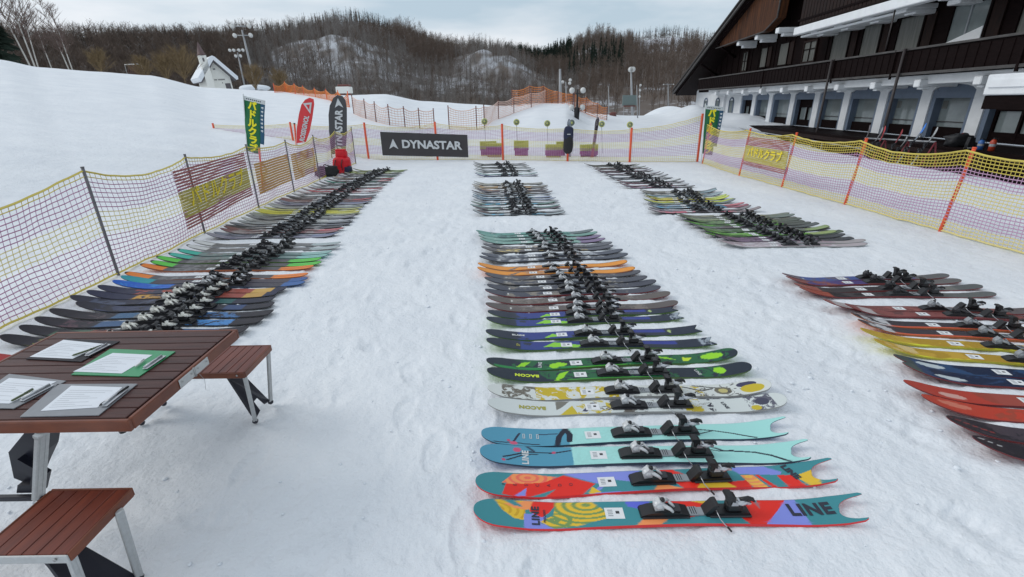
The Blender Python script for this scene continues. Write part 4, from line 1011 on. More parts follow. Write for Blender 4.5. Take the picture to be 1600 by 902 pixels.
# ------------------------------------------------------------------ skis
mt = bpy.data.materials.new('printed_topsheet'); mt.use_nodes = True; t = mt.node_tree; b = t.nodes['Principled BSDF']
an = nn(t, 'ShaderNodeAttribute', attribute_name='print'); t.links.new(an.outputs['Color'], b.inputs['Base Color'])
b.inputs['Specular IOR Level'].default_value = .22
tcn = nn(t, 'ShaderNodeTexCoord'); n = nn(t, 'ShaderNodeTexNoise'); n.inputs['Scale'].default_value = 9; n.inputs['Detail'].default_value = 5; t.links.new(tcn.outputs['Object'], n.inputs['Vector'])
r = nn(t, 'ShaderNodeMapRange'); r.inputs['To Min'].default_value = .25; r.inputs['To Max'].default_value = .5; t.links.new(n.outputs['Fac'], r.inputs['Value']); t.links.new(r.outputs[0], b.inputs['Roughness'])
m_top = mt
BASES = {k: mat('ski_base_'+k, c, .4) for k, c in dict(black=(.02, .02, .022), red=alb((205, 60, 60), .36), lime=alb((160, 225, 70), .55), blue=alb((60, 110, 170), 1.), teal=alb((90, 180, 175), 1.), yellow=alb((225, 215, 30), 1.), white=(.6, .6, .6), orange=alb((240, 120, 40), 1.)).items()}
SIDES = {k: mat('ski_sidewall_'+k, c, .45) for k, c in dict(black=(.02, .02, .022), red=(.16, .022, .024), lime=(.06, .12, .025), blue=(.03, .055, .09), teal=(.04, .09, .09), yellow=(.42, .38, .03), white=(.30, .30, .29), orange=(.35, .10, .03), vivid=alb((222, 48, 52), 1.)).items()}
BASES['vivid'] = mat('ski_base_vivid', alb((225, 45, 45), .9), .4)
m_edge = mat('steel_edge', (.35, .35, .37), .35, metal=.8)
class Ski:
    def __init__(s, L=1.78, wt=.138, ww=.106, wl=.128, tip=.11, tail='round', rt=.075, rl=.02, notch=.11, base='black'):
        s.L, s.wt, s.ww, s.wl, s.tip, s.tail, s.rt, s.rl, s.notch, s.base = L, wt, ww, wl, tip, tail, rt, rl, notch, base
    def w(s, x):
        u = x/s.L
        return np.interp(u, [0, .06, .14, .30, .55, .78, .91, 1.0], [s.wt*.80, s.wt*.95, s.wt, s.wt*.45+s.ww*.55, s.ww, s.wl*.5+s.ww*.5, s.wl, s.wl*.93])/2
    def z(s, x):
        a = np.clip((.26*s.L-x)/(.26*s.L), 0, 1)**2.1*s.rt; b = np.clip((x-.80*s.L)/(.20*s.L), 0, 1)**2*s.rl
        cmb = .006*np.sin(np.pi*np.clip((x/s.L-.2)/.6, 0, 1)); return a+b+cmb
    def grid(s, NU, NV):
        v = np.linspace(-1, 1, NV+1); x0 = s.tip*(1-np.sqrt(np.clip(1-(np.abs(v)**2.3)*.995, 0, 1)))
        if s.tail == 'round': x1 = s.L-.07*(1-np.sqrt(np.clip(1-v**2*.99, 0, 1)))
        elif s.tail == 'flat': x1 = s.L-.012*np.abs(v)**3
        elif s.tail == 'notch': x1 = s.L-.035*np.clip(1-np.abs(v)*1.2, 0, 1)
        else:   # swallow tail: two horns, the near one longer
            q = np.clip(1-((v+.04)/.80)**2, 0, 1); x1 = s.L-.02-s.notch*np.sqrt(q)-.055*(v < 0)*np.abs(v)
            x1 = np.where(np.abs(v) > .9, x1-.012*((np.abs(v)-.9)/.1), x1)
        U = np.linspace(0, 1, NU+1)[:, None]
        X = x0[None, :]*(1-U)+x1[None, :]*U; Wd = s.w(X); Y = Wd*v[None, :]
        return X, Y, np.broadcast_to(v[None, :], X.shape), s.z(X)
    def mesh(s, NU, NV, paint):
        X, Y, V, Z = s.grid(NU, NV); th = .005+.009*np.sin(np.pi*np.clip(X/s.L, 0, 1))
        top = np.stack([X, Y*.965, Z+th], -1).reshape(-1, 3); bot = np.stack([X, Y, Z], -1).reshape(-1, 3)
        N = len(top); nv = NV+1; i = np.arange(NU)[:, None]*nv+np.arange(NV)[None, :]; i = i.ravel()
        ft = np.stack([i, i+nv, i+nv+1, i+1], -1); fb = np.stack([i+N, i+1+N, i+nv+1+N, i+nv+N], -1)
        ring = list(range(0, nv))+[k*nv+NV for k in range(1, NU+1)]+[NU*nv+k for k in range(NV-1, -1, -1)]+[k*nv for k in range(NU-1, 0, -1)]
        ring = np.array(ring); r2_ = np.roll(ring, -1); fs = np.stack([ring, r2_, r2_+N, ring+N], -1)
        F = np.concatenate([ft, fb, fs]); P = np.concatenate([top, bot])
        me = bpy.data.meshes.new('board'); me.vertices.add(len(P)); me.vertices.foreach_set('co', P.astype(np.float32).ravel())
        me.loops.add(F.size); me.loops.foreach_set('vertex_index', F.astype(np.int32).ravel()); me.polygons.add(len(F)); me.polygons.foreach_set('loop_start', (np.arange(len(F))*4).astype(np.int32))
        mi = np.concatenate([np.zeros(len(ft)), np.ones(len(fb)), np.full(len(fs), 2)]).astype(np.int32); me.polygons.foreach_set('material_index', mi)
        me.materials.append(m_top); me.materials.append(BASES[s.base]); me.materials.append(SIDES[s.base]); me.update(calc_edges=True)
        sm = np.concatenate([np.ones(len(ft)+len(fb)), np.zeros(len(fs))]).astype(bool); me.polygons.foreach_set('use_smooth', sm)
        C = paint(X/s.L, V, X); C = np.clip(C, 0, .9); a = me.color_attributes.new('print', 'FLOAT_COLOR', 'POINT')
        full = np.ones((2*N, 4), np.float32); full[:N, :3] = C.reshape(-1, 3); full[N:, :3] = C.reshape(-1, 3); a.data.foreach_set('color', full.ravel())
        return me
def vnoise(X, Y, seed=0):
    """smooth value noise on arrays"""
    xi, yi = np.floor(X).astype(int), np.floor(Y).astype(int); fx_, fy_ = X-xi, Y-yi; fx_ = fx_*fx_*(3-2*fx_); fy_ = fy_*fy_*(3-2*fy_)
    def h(a, b): v = np.sin(a*127.1+b*311.7+seed*74.7)*43758.5453; return v-np.floor(v)
    return (h(xi, yi)*(1-fx_)+h(xi+1, yi)*fx_)*(1-fy_)+(h(xi, yi+1)*(1-fx_)+h(xi+1, yi+1)*fx_)*fy_
def inpoly(U, V, P):
    r_ = np.zeros(U.shape, bool); n = len(P)
    for i in range(n):
        (x1, y1), (x2, y2) = P[i], P[(i+1) % n]
        if y1 == y2: continue
        c_ = ((y1 > V) != (y2 > V)) & (U < (x2-x1)*(V-y1)/(y2-y1)+x1); r_ ^= c_
    return r_
K = 1.02
def pc(c): return np.array(alb(c, K))
def layers(*ops):
    """a printed design from layers: v = +1 is the far edge, v = -1 the edge nearer the viewer"""
    def paint(U, V, X):
        C = np.zeros(U.shape+(3,)); C[:] = pc(ops[0])
        for op in ops[1:]:
            k = op[0]; col = pc(op[1])
            if k == 'seg': _, _, a, b_ = op; m = (U >= a) & (U < b_)
            elif k == 'poly': m = inpoly(U, V, op[2])
            elif k == 'ell': _, _, u0, v0, ru, rv = op; m = ((U-u0)/ru)**2+((V-v0)/rv)**2 < 1
            elif k == 'rings': _, _, u0, v0, sc, P = op; d_ = np.sqrt(((U-u0)*13)**2+(V-v0)**2); m = inpoly(U, V, P) & (np.sin(d_*sc) > .25)
            elif k == 'stripe': _, _, v0, v1, a, b_ = op; m = (V >= v0) & (V < v1) & (U >= a) & (U < b_)
            elif k == 'blot': _, _, a, b_, sc, th, seed = op; Yv = V*.07; wx = X*sc+1.6*vnoise(X*sc*1.3, Yv*sc*1.3, seed+9)+Yv*sc*.8; wy = Yv*sc+1.6*vnoise(X*sc*1.3+5, Yv*sc*1.3, seed+11)+seed-X*sc*.5; nz = .5*vnoise(wx, wy, seed)+.3*vnoise(wx*2.9, wy*2.9, seed+3)+.2*vnoise(wx*7.3, wy*7.3, seed+4); m = (nz > th) & (U >= a) & (U < b_)
            elif k == 'edge': m = np.abs(V) > op[2]
            elif k == 'outl': _, _, a, b_ = op; m = ((np.abs(V) > .74) | (U < .012) | (U > .985)) & (U >= a) & (U < b_)
            elif k == 'line':
                _, _, pts_, wd = op; m = np.zeros(U.shape, bool)
                for (ua, va), (ub, vb) in zip(pts_[:-1], pts_[1:]):
                    ax, ay, bx, by = ua*14, va, ub*14, vb; px_, py_ = U*14, V
                    tt = np.clip(((px_-ax)*(bx-ax)+(py_-ay)*(by-ay))/max((bx-ax)**2+(by-ay)**2, 1e-9), 0, 1)
                    m |= ((px_-ax-tt*(bx-ax))**2+(py_-ay-tt*(by-ay))**2) < wd*wd
            elif k == 'fade':
                _, _, a, b_ = op; tt = np.clip((U-a)/(b_-a), 0, 1)[..., None]; C = C*(1-tt)+col*tt; continue
            C[m] = col
        return C
    return paint
# bindings: built once per colour scheme, shared by every ski
def binding(head, lever):
    t_ = MB()
    t_.prism([(-.125, .0), (-.12, .012), (-.085, .026), (-.02, .034), (.07, .024), (.11, .012), (.112, 0)], .066, m_black)
    t_.prism([(-.118, .0), (.11, .0), (.105, .008), (-.112, .008)], .082, m_satin)
    t_.box((.045, 0, .032), (.05, .046, .012), m_satin, bev=.003)
    toe = recalc(t_.mesh('toe_binding'))
    h = MB(); h.ball((-.035, 0, .054), .026, head, 10, 6, (1.1, 1.1, 1.0)); h.prism([(-.055, .03), (-.06, .06), (-.035, .088), (-.012, .074), (-.014, .03)], .040, head)
    h.tube([(-.02, -.012, .062), (.014, -.030, .052), (.026, -.036, .040)], [.012, .009, .006], head, 6); h.tube([(-.02, .012, .062), (.014, .030, .052), (.026, .036, .040)], [.012, .009, .006], head, 6)
    h.tube([(.012, -.0, .07), (.030, 0, .050), (.042, 0, .034)], [.007, .008, .006], head, 6)
    h.ball((-.020, .0, .083), .013, m_black, 8, 4)
    head_ = recalc(h.mesh('toe_wing'))
    p = MB(); p.box((.135, 0, .006), (.045, .052, .012), m_grey, bev=.003)
    for k in range(3): p.box((.123+k*.011, 0, .0125), (.003, .044, .003), m_black)
    pad = p.mesh('friction_pad')
    r_ = MB(); r_.prism([(-.115, 0), (-.115, .012), (-.07, .022), (.09, .024), (.10, .008), (.10, 0)], .062, m_black); r_.box((.0, 0, .006), (.2, .078, .011), m_satin, bev=.003)
    r_.box((.02, 0, .045), (.075, .050, .045), m_black, bev=.008); r_.prism([(-.012, .05), (-.022, .10), (-.006, .122), (.016, .112), (.022, .06)], .036, m_black)
    r_.prism([(-.012, .098), (-.034, .112), (-.028, .124), (.0, .122)], .050, m_black)
    heel = recalc(r_.mesh('heel_binding'))
    l = MB(); l.prism([(.005, .066), (.012, .094), (.040, .078), (.075, .080), (.098, .070), (.096, .060), (.060, .058), (.03, .048)], .030, lever)
    l.tube([(.045, 0, .082), (.085, 0, .088), (.108, 0, .080), (.118, 0, .066)], [.010, .012, .010, .005], m_black, 6); l.ball((.052, 0, .066), .024, lever, 8, 5, (1.6, 1.05, .75)); l.prism([(-.002, .060), (.004, .086), (.030, .074), (.036, .050)], .046, lever)
    lev = recalc(l.mesh('lever'))
    k_ = MB(); k_.prism([(-.125, .012), (-.085, .070), (-.070, .074), (-.060, .066), (-.10, .010)], .056, m_black); k_.box((-.135, 0, .006), (.04, .048, .012), m_grey, bev=.003)
    ped = recalc(k_.mesh('brake_pedal'))
    arm = []
    for sg in (-1, 1):
        a_ = MB(); a_.tube([(-.075, sg*.030, .045), (-.065, sg*.062, .022), (-.050, sg*.080, .008), (-.032, sg*.096, -.006)], .0026, m_silver, 5); a_.tube([(-.040, sg*.088, .0), (-.024, sg*.103, -.014)], .005, m_black, 5); arm.append(a_.mesh('brake_arm'))
    return toe, head_, pad, heel, lev, ped, arm
m_bindw = mat('cream_plastic', (.84, .83, .76), .35); m_dkmetal = mat('gunmetal', (.14, .145, .15), .35, metal=.7)
m_head = mat('satin_silver', (.60, .61, .62), .4, metal=.2)
BIND = {'silver': binding(m_head, m_silver), 'white': binding(m_bindw, m_bindw), 'black': binding(m_satin, m_dkmetal), 'grey': binding(m_grey, m_silver)}
def sticker_mesh():
    w_ = MB(); w_.box((0, 0, 0), (.082, .060, .0012), m_stick)
    for k in range(4): w_.box((-.018, .016-k*.010, .0009), (.022, .004, .0006), m_grey)
    w_.box((.014, .004, .0009), (.016, .014, .0006), m_satin); return w_.mesh('sticker')
STK = sticker_mesh()
rg_s = random.Random(17)
ORD = ['first', 'second', 'third', 'fourth', 'fifth', 'sixth', 'seventh', 'eighth', 'ninth', 'tenth', 'eleventh', 'twelfth', 'thirteenth', 'fourteenth', 'fifteenth', 'sixteenth', 'seventeenth', 'eighteenth', 'nineteenth', 'twentieth', 'twenty-first', 'twenty-second', 'twenty-third', 'twenty-fourth', 'twenty-fifth', 'twenty-sixth']
def place_ski(P0, ang, spec, paint, bind, label, group, lod, toe_u=.475, heel_u=.625, sticker=.37, texts=(), flip=1, tilt=0.0, mesh=None):
    """P0: point on the snow under the tip; ang: direction tip -> tail"""
    o = empty('ski', P0, ang); o.rotation_euler = (tilt, 0, ang); tag(o, label, 'ski', group)
    NU, NV = {3: (520, 40), 2: (220, 14), 1: (90, 6), 0: (46, 4)}[lod]
    me = mesh or spec.mesh(NU, NV, paint); link('board', me, o)
    if bind:
        toe, hd, pad, heel, lev, ped, arm = BIND[bind]
        xt, xh = toe_u*spec.L, heel_u*spec.L; zt = float(spec.z(np.array([xt]))[0])+.005+.009*math.sin(math.pi*toe_u)-.0005; zh = float(spec.z(np.array([xh]))[0])+.005+.009*math.sin(math.pi*heel_u)-.0005
        tb = link('toe_binding', toe, o, (xt, 0, zt)); link('toe_wing', hd, tb)
        hb = link('heel_binding', heel, o, (xh, 0, zh)); link('lever', lev, hb); link('brake_pedal', ped, hb); [link('brake_arm', am_, hb) for am_ in arm]
        tb.scale = hb.scale = (1.04, 1.04, 1.04) if bind == 'white' else (.90, .90, .86) if lod >= 2 else (.80*rg_s.uniform(.9, 1.1), .78, .74*rg_s.uniform(.8, 1.15))
        if lod >= 1: link('friction_pad', pad, tb)
    if sticker and lod >= 1:
        xs_ = sticker*spec.L; zs = float(spec.z(np.array([xs_]))[0])+.005+.009*math.sin(math.pi*sticker)+.0012; link('sticker', STK, o, (xs_, 0, zs))
    for tx, u, v, size, rot, col, bold in texts:
        me = text_mesh('lettering', tx, size, col, .0, bold=bold, spacing=1.13); xc = u*spec.L; yc = v*float(spec.w(np.array([xc]))[0])
        me.transform(Matrix.Rotation(R_(rot), 4, 'Z')); me.transform(Matrix.Translation((xc, yc, 0)))
        for q in me.vertices:
            xx = np.array([q.co.x]); q.co.z = float(spec.z(xx)[0])+.005+.009*math.sin(math.pi*min(max(q.co.x/spec.L, 0), 1))+.0018
        link('lettering', me, o)
    return o
def ski_px(tip_px, tail_px, spec, *a, ztip=.05, ztail=.02, gz=.004, **k):
    A_, B_ = at(*tip_px, ztip), at(*tail_px, ztail); d_ = B_-A_; d_.z = 0
    if spec.L is None: spec.L = min(max(d_.length, 1.6), 1.95)
    ang = math.atan2(d_.y, d_.x); return place_ski(Vector((A_.x, A_.y, gz)), ang, spec, *a, **k)
TEAL, LAV, RED, YEL, ORG, PLUM = (66, 138, 146), (132, 142, 218), (226, 50, 40), (226, 186, 58), (246, 150, 92), (60, 62, 110)
dkink = mat('dark_ink', (.018, .022, .04), .4); wink = mat('white_ink', (.62, .64, .64), .4); yink = mat('acid_yellow_ink', alb((210, 230, 40), 1), .4); olink = mat('olive_ink', alb((165, 160, 60), 1), .4)
leaf = [(.205, 1), (.30, 1), (.35, -.25), (.26, -.85), (.20, -1), (.165, -.5), (.20, 0)]
peA = layers(TEAL, ('poly', YEL, [(.05, 1), (.13, 1), (.128, -.45), (.10, -.35), (.07, .2)]), ('rings', (205, 160, 45), .05, .2, 26, [(.05, 1), (.13, 1), (.128, -.45), (.07, .2)]),
    ('poly', ORG, [(.075, .7), (.15, 1), (.135, .3), (.10, .4)]), ('poly', TEAL, [(.07, 1), (.10, 1), (.125, .5), (.10, .6)]), ('poly', LAV, [(.125, .0), (.165, .1), (.225, -1), (.125, -1)]),
    ('poly', RED, [(.14, 1), (.215, 1), (.19, .2), (.17, -.2), (.14, .2)]), ('poly', ORG, [(.12, 1), (.15, 1), (.14, .3)]),
    ('poly', YEL, leaf), ('rings', (120, 150, 90), .285, .75, 19, leaf), ('rings', (120, 150, 90), .20, -.4, 15, [(.165, -.6), (.20, .1), (.25, .2), (.24, -1), (.2, -1)]),
    ('poly', (98, 108, 212), [(.385, 1), (.45, 1), (.43, .2), (.39, .55)]), ('poly', ORG, [(.40, -1), (.46, -1), (.50, -.2), (.42, -.5)]),
    ('poly', RED, [(.47, 1), (.60, 1), (.64, .1), (.52, -.55), (.50, -.3)]), ('poly', YEL, [(.55, 1), (.60, 1), (.62, .5)]),
    ('poly', RED, [(.66, -.4), (.68, 1), (.80, 1), (.765, .1), (.715, -1), (.675, -1)]), ('poly', TEAL, [(.715, 1), (.725, 1), (.722, .2)]), ('poly', LAV, [(.715, -1), (.765, .15), (.80, 1), (.825, 1), (.83, -1)]), ('stripe', TEAL, -1, 1, .825, 1.01))
peB = layers(TEAL, ('poly', ORG, [(.07, .1), (.10, .9), (.14, 1), (.22, .7), (.17, 0), (.12, -.1)]), ('rings', (236, 110, 90), .14, .6, 22, [(.07, .1), (.10, .9), (.14, 1), (.22, .7), (.17, 0)]),
    ('poly', RED, [(.07, -.9), (.08, 0), (.18, .2), (.24, .85), (.32, -.1), (.28, -1), (.10, -1)]), ('poly', LAV, [(.10, -1), (.135, -.25), (.13, -.9)]), ('poly', TEAL, [(.14, -1), (.215, -.35), (.18, -1)]),
    ('poly', LAV, [(.24, .95), (.27, 1), (.45, 1), (.43, -1), (.30, -1), (.335, -.2)]), ('poly', TEAL, [(.32, -.9), (.37, .2), (.42, -.1), (.44, -1)]), ('poly', YEL, [(.295, -1), (.31, -.35), (.33, -.9)]),
    ('poly', TEAL, [(.43, -.2), (.46, 1), (.50, .4), (.47, -1), (.43, -1)]), ('poly', ORG, [(.47, -1), (.49, -.3), (.53, -.8), (.55, -1)]), ('poly', RED, [(.50, 1), (.54, 1), (.62, -.6), (.74, -.3), (.73, -1), (.55, -1)]), ('poly', YEL, [(.60, -.5), (.67, -.4), (.69, -1), (.585, -1)]),
    ('poly', LAV, [(.70, .9), (.74, 1), (.80, 1), (.84, .35), (.83, .1), (.72, .3)]), ('poly', ORG, [(.72, .2), (.755, .2), (.775, -1), (.735, -1)]), ('rings', (240, 190, 80), .74, 0, 20, [(.72, .2), (.755, .2), (.775, -1), (.735, -1)]), ('poly', RED, [(.76, .2), (.77, .2), (.80, -1), (.785, -1)]),
    ('poly', RED, [(.82, .1), (.86, .0), (.875, -1), (.83, -1)]), ('poly', YEL, [(.865, -.1), (.93, .3), (.915, -1), (.885, -1)]))
LB1, LB2 = (84, 150, 176), (164, 220, 214)
def lbl(kind):
    ops = [LB2, ('seg', LB1, 0, .275), ('blot', (160, 214, 208), .28, .45, 60, .52, 4)]
    if kind: ops += [('line', (35, 40, 55), [(.235, -1), (.245, 0), (.27, .95), (.28, .2), (.275, -.6)], .13), ('line', (35, 40, 55), [(.04, -.85), (.10, -.7), (.18, -.85)], .05), ('line', (45, 50, 70), [(.10, -.6), (.12, .4)], .05), ('line', (45, 50, 70), [(.18, .3), (.24, .4)], .05), ('ell', (200, 90, 120), .10, -.75, .012, .2), ('ell', (190, 80, 110), .085, -.5, .006, .12), ('line', (40, 44, 58), [(.69, .3), (.74, .1), (.80, -.3), (.86, -.9)], .06), ('line', (40, 44, 58), [(.69, -.3), (.74, .1)], .05)]
    else: ops += [('line', (35, 40, 55), [(.07, -.3), (.14, .4), (.22, .35), (.27, .6)], .06), ('line', (35, 40, 55), [(.08, -.6), (.13, .1), (.17, .2)], .05), ('line', (45, 50, 70), [(.14, .95), (.16, .5)], .06), ('ell', (200, 90, 120), .11, .55, .012, .25), ('ell', (190, 80, 110), .22, .4, .006, .14), ('ell', (190, 80, 110), .07, -.6, .006, .12),
                  ('line', (40, 44, 58), [(.70, .8), (.73, .35), (.78, .3), (.82, .2), (.86, -.2), (.90, -.95)], .07), ('line', (40, 44, 58), [(.69, .5), (.72, .3), (.76, .45)], .05)]
    return layers(*ops)
def bac(kind):      # white with ink and mustard splashes
    if kind: return layers((206, 212, 210), ('poly', (120, 118, 110), [(.23, 1), (.28, 1), (.25, .1), (.23, -.3)]), ('poly', (196, 176, 52), [(.24, -1), (.285, .3), (.30, -1)]), ('poly', (70, 70, 92), [(.315, -.6), (.35, .7), (.365, .6), (.33, -.7)]), ('blot', (196, 176, 52), .30, .42, 26, .60, 2), ('blot', (110, 105, 100), .36, .52, 22, .58, 7), ('blot', (150, 150, 148), .52, .74, 30, .66, 5), ('blot', (60, 60, 70), .74, .76, 40, .5, 8), ('blot', (190, 170, 50), .66, .72, 30, .52, 8), ('blot', (95, 95, 108), .875, .96, 34, .50, 3), ('ell', (70, 70, 88), .925, .1, .022, .5), ('ell', (196, 176, 52), .895, -.6, .016, .35))
    return layers((210, 214, 210), ('blot', (110, 105, 95), .05, .17, 22, .50, 11), ('blot', (60, 60, 88), .18, .32, 14, .66, 5), ('blot', (196, 172, 46), .17, .46, 15, .47, 2), ('blot', (150, 150, 150), .45, .60, 20, .62, 4), ('blot', (196, 172, 46), .68, .76, 18, .5, 6), ('line', (80, 78, 78), [(.70, .6), (.76, -.1), (.80, .3)], .08), ('line', (80, 78, 78), [(.74, .8), (.86, .2)], .08), ('ell', (110, 105, 90), .835, -.1, .03, .6), ('ell', (190, 180, 120), .835, -.1, .016, .35), ('blot', (80, 78, 78), .72, .9, 26, .66, 9), ('ell', (64, 64, 90), .925, .45, .035, .4), ('ell', (198, 176, 46), .935, -.25, .04, .6))
def grn(kind):
    D, G, A = (36, 46, 58), (38, 98, 62), (150, 215, 40)
    if kind: return layers(D, ('blot', G, .20, .55, 9, .48, 2), ('poly', A, [(.25, -1), (.275, .4), (.31, .8), (.29, -.3), (.265, -.9)]), ('stripe', (80, 170, 60), -1, -.80, .3, .68), ('blot', G, .60, .72, 16, .5, 4), ('blot', G, .80, .90, 11, .42, 8), ('ell', A, .885, .1, .022, .6), ('edge', (60, 66, 70), .97))
    return layers(D, ('stripe', (44, 130, 70), -1, -.55, .03, .35), ('blot', G, .1, .5, 10, .42, 5), ('poly', A, [(.115, -.5), (.14, .4), (.175, .6), (.15, -.3)]), ('ell', A, .285, -.1, .03, .4), ('ell', A, .265, -.3, .02, .5), ('stripe', (80, 170, 60), -1, -.75, .35, .68), ('blot', G, .55, 1, 10, .40, 8), ('poly', A, [(.66, .7), (.70, .2), (.76, -.3), (.72, .5)]), ('poly', (200, 225, 50), [(.775, -.5), (.785, .3), (.82, .2), (.80, -.5)]), ('ell', A, .90, .05, .045, .55))
def blu(kind): return layers((38, 46, 62), ('blot', (50, 66, 130), .15, .40, 8, .42, 3+kind), ('stripe', (50, 62, 130), -.2, 1, .2, .52), ('poly', (140, 205, 60), [(.25, -.3), (.30, .8), (.42, -.2), (.40, -.8)] if kind else [(.27, -.6), (.31, .4), (.36, -.5)]), ('stripe', (48, 60, 140), -.1, .8, .62, .85), ('stripe', (34, 42, 60), -1, 1, .84, 1.01), ('ell', (170, 190, 120), .86, .1, .008, .4) if not kind else ('blot', (150, 160, 170), .94, 1.0, 30, .5, 4))
def dark(c, a=(120, 118, 120), seed=1, amt=.60, tailc=None):
    ops = [c, ('blot', a, .12, .46, 12, amt, seed), ('ell', (205, 205, 200), .13, .0, .006, .3), ('blot', a, .66, .84, 14, amt+.06, seed+5)]
    if tailc: ops.append(('seg', tailc, .80, 1.01))
    return layers(*ops)
ORP = layers((228, 146, 42), ('line', (110, 100, 96), [(.20, -.9), (.26, .5), (.35, .9)], .16), ('blot', (180, 130, 90), .28, .48, 10, .55, 2), ('edge', (120, 100, 80), .97))
MG = 'skis of the middle row'
front = 'front block of the middle row'
S_ = lambda **k: Ski(**{**dict(L=1.80), **k})
def tx(*a): return a
# near skis of the middle row, tip and tail surveyed one by one
C1 = [((740, 797), (1368, 796), S_(wt=.156, ww=.126, wl=.152, tail='swallow', rt=.055, rl=.05, notch=.13, tip=.09, base='vivid'), peA, 'silver', 'teal fish-tailed ski with yellow leaf print and LINE lettering, nearest of all in front', 3, [tx('LINE', .845, .1, .085, 0, dkink, .004), tx('LINE', .155, -.1, .045, 90, dkink, .002), tx('PESCADO', .177, -.1, .014, 90, dkink, .0005)]),
      ((743, 753), (1319, 737), S_(wt=.156, ww=.126, wl=.152, tail='swallow', rt=.055, rl=.05, notch=.13, tip=.09, base='vivid'), peB, 'silver', 'teal, lavender and red fish-tailed ski with PESCADO lettering, second nearest in front', 3, [tx('P', .075, -.05, .024, 90, dkink, 0), tx('E', .105, -.05, .024, 90, dkink, 0), tx('S', .135, -.05, .024, 90, dkink, 0), tx('C', .165, -.05, .024, 90, dkink, 0), tx('A', .195, -.05, .024, 90, dkink, 0), tx('D', .225, -.05, .024, 90, dkink, 0), tx('O', .255, -.05, .024, 90, dkink, 0), tx('LINE', .862, .25, .042, -72, dkink, .003)]),
      ((750, 706), (1279, 706), S_(wt=.150, ww=.122, wl=.145, tail='swallow', rt=.055, rl=.05, tip=.09, base='blue'), lbl(0), 'silver', 'pale aqua fish-tailed ski with LINE on its blue tip, nearer of the aqua pair', 3, [tx('LINE', .135, -.2, .045, 90, wink, .002)]),
      ((752, 678), (1243, 668), S_(wt=.150, ww=.122, wl=.145, tail='swallow', rt=.055, rl=.05, tip=.09, base='blue'), lbl(1), 'silver', 'pale aqua fish-tailed ski with black branch on its blue tip, farther of its pair', 3, [tx('▯▯▯', .155, .1, .035, 0, wink, .001)]),
      ((762, 632), (1228, 630), S_(wt=.150, ww=.120, wl=.142, tail='round', rt=.065, rl=.06, base='white'), bac(1), 'silver', 'white ski with olive BACON lettering and few splashes, nearer of the white pair', 3, [tx('BACON', .15, .0, .042, 180, olink, .0025), tx('LINE', .80, 0, .030, -80, dkink, .001)]),
      ((762, 609), (1204, 606), S_(wt=.150, ww=.120, wl=.142, tail='round', rt=.065, rl=.06, base='white'), bac(0), 'silver', 'white ski splashed all over with mustard and black, farther of the white pair', 3, []),
      ((761, 583), (1174, 578), S_(wt=.146, ww=.115, wl=.138, tail='round', rt=.07, rl=.055, base='lime'), grn(1), 'silver', 'dark slate and green ski with yellow BACON lettering, nearer of the green pair', 2, [tx('BACON', .15, .0, .042, 180, yink, .0025), tx('LINE', .80, 0, .030, -80, wink, .001)]),
      ((760, 567), (1152, 555), S_(wt=.146, ww=.115, wl=.138, tail='round', rt=.07, rl=.055, base='lime'), grn(0), 'silver', 'green ski with acid-yellow flashes down its length, farther of the green pair', 2, [tx('LINE', .21, 0, .034, 80, wink, .001)]),
      ((760, 535), (1117, 535), S_(wt=.142, ww=.106, wl=.130, tail='notch', rt=.07, rl=.03, base='lime'), blu(1), 'silver', 'black and blue ski with a grey-marked notched tail, nearest of the four blue ones', 2, [tx('SP', .14, 0, .036, 90, olink, .001)]),
      ((759, 521), (1094, 515), S_(wt=.142, ww=.106, wl=.130, tail='notch', rt=.07, rl=.03, base='lime'), blu(0), 'silver', 'black and blue notched ski with white tip marks, second of the four blue ones', 2, [tx('BLADE', .15, .1, .030, 0, wink, .002)]),
      ((760, 501), (1046, 496), S_(wt=.132, ww=.100, wl=.122, tail='notch', rt=.07, rl=.03, base='lime'), blu(1), 'silver', 'black and blue notched ski beside the brown pair, third of the four blue ones', 2, []),
      ((762, 490), (1040, 484), S_(wt=.132, ww=.100, wl=.122, tail='notch', rt=.07, rl=.03, base='lime'), blu(0), 'silver', 'black and blue notched ski touching the brown pair, last of the four blue ones', 2, [])]
def c(px0, px1, col, acc, lab, base='black', wd=1.0, lod=1, seed=1, tailc=None, bind='silver', paint=None, rt=.075, rl=.045):
    C1.append((px0, px1, S_(wt=.134*wd, ww=.102*wd, wl=.124*wd, tail='round', rt=rt, rl=rl, base=base), paint or dark(col, acc, seed, .56, tailc), bind, lab, lod, []))
c((759, 479), (1060, 476), (92, 84, 82), (120, 110, 104), 'brownish grey ski with red underside, nearer of the brown pair', 'red', seed=2, lod=2)
c((762, 468), (1048, 461), (96, 88, 84), (122, 112, 106), 'brownish grey ski with red underside, farther of the brown pair', 'red', seed=3, lod=2)
c((758, 457), (1033, 452), (66, 68, 80), (130, 122, 112), 'slate grey ski with tiny white tip marks, just beyond the brown pair', 'red', seed=4, lod=2)
c((761, 449), (1026, 442), (64, 66, 78), (120, 114, 106), 'slate grey ski with a white square on its tip, second beyond the brown pair', seed=5, lod=2)
c((757, 438), (1012, 436), (72, 74, 84), (132, 126, 118), 'slate ski on the near side of the two orange ones, nearer of its pair', seed=6)
c((758, 431), (999, 427), (78, 78, 86), (134, 126, 118), 'slate ski touching the near orange ski', seed=7)
c((746, 424), (993, 422), None, None, 'orange ski with a grey swoosh, nearer of the orange pair', 'orange', wd=1.1, paint=ORP, rt=.09)
c((747, 417), (981, 411), None, None, 'orange ski with a grey swoosh, farther of the orange pair', 'orange', wd=1.1, paint=ORP, rt=.09)
c((749, 404), (982, 400), (72, 76, 88), (170, 172, 176), 'dark slate ski with white strokes just beyond the orange pair, nearer one', seed=9)
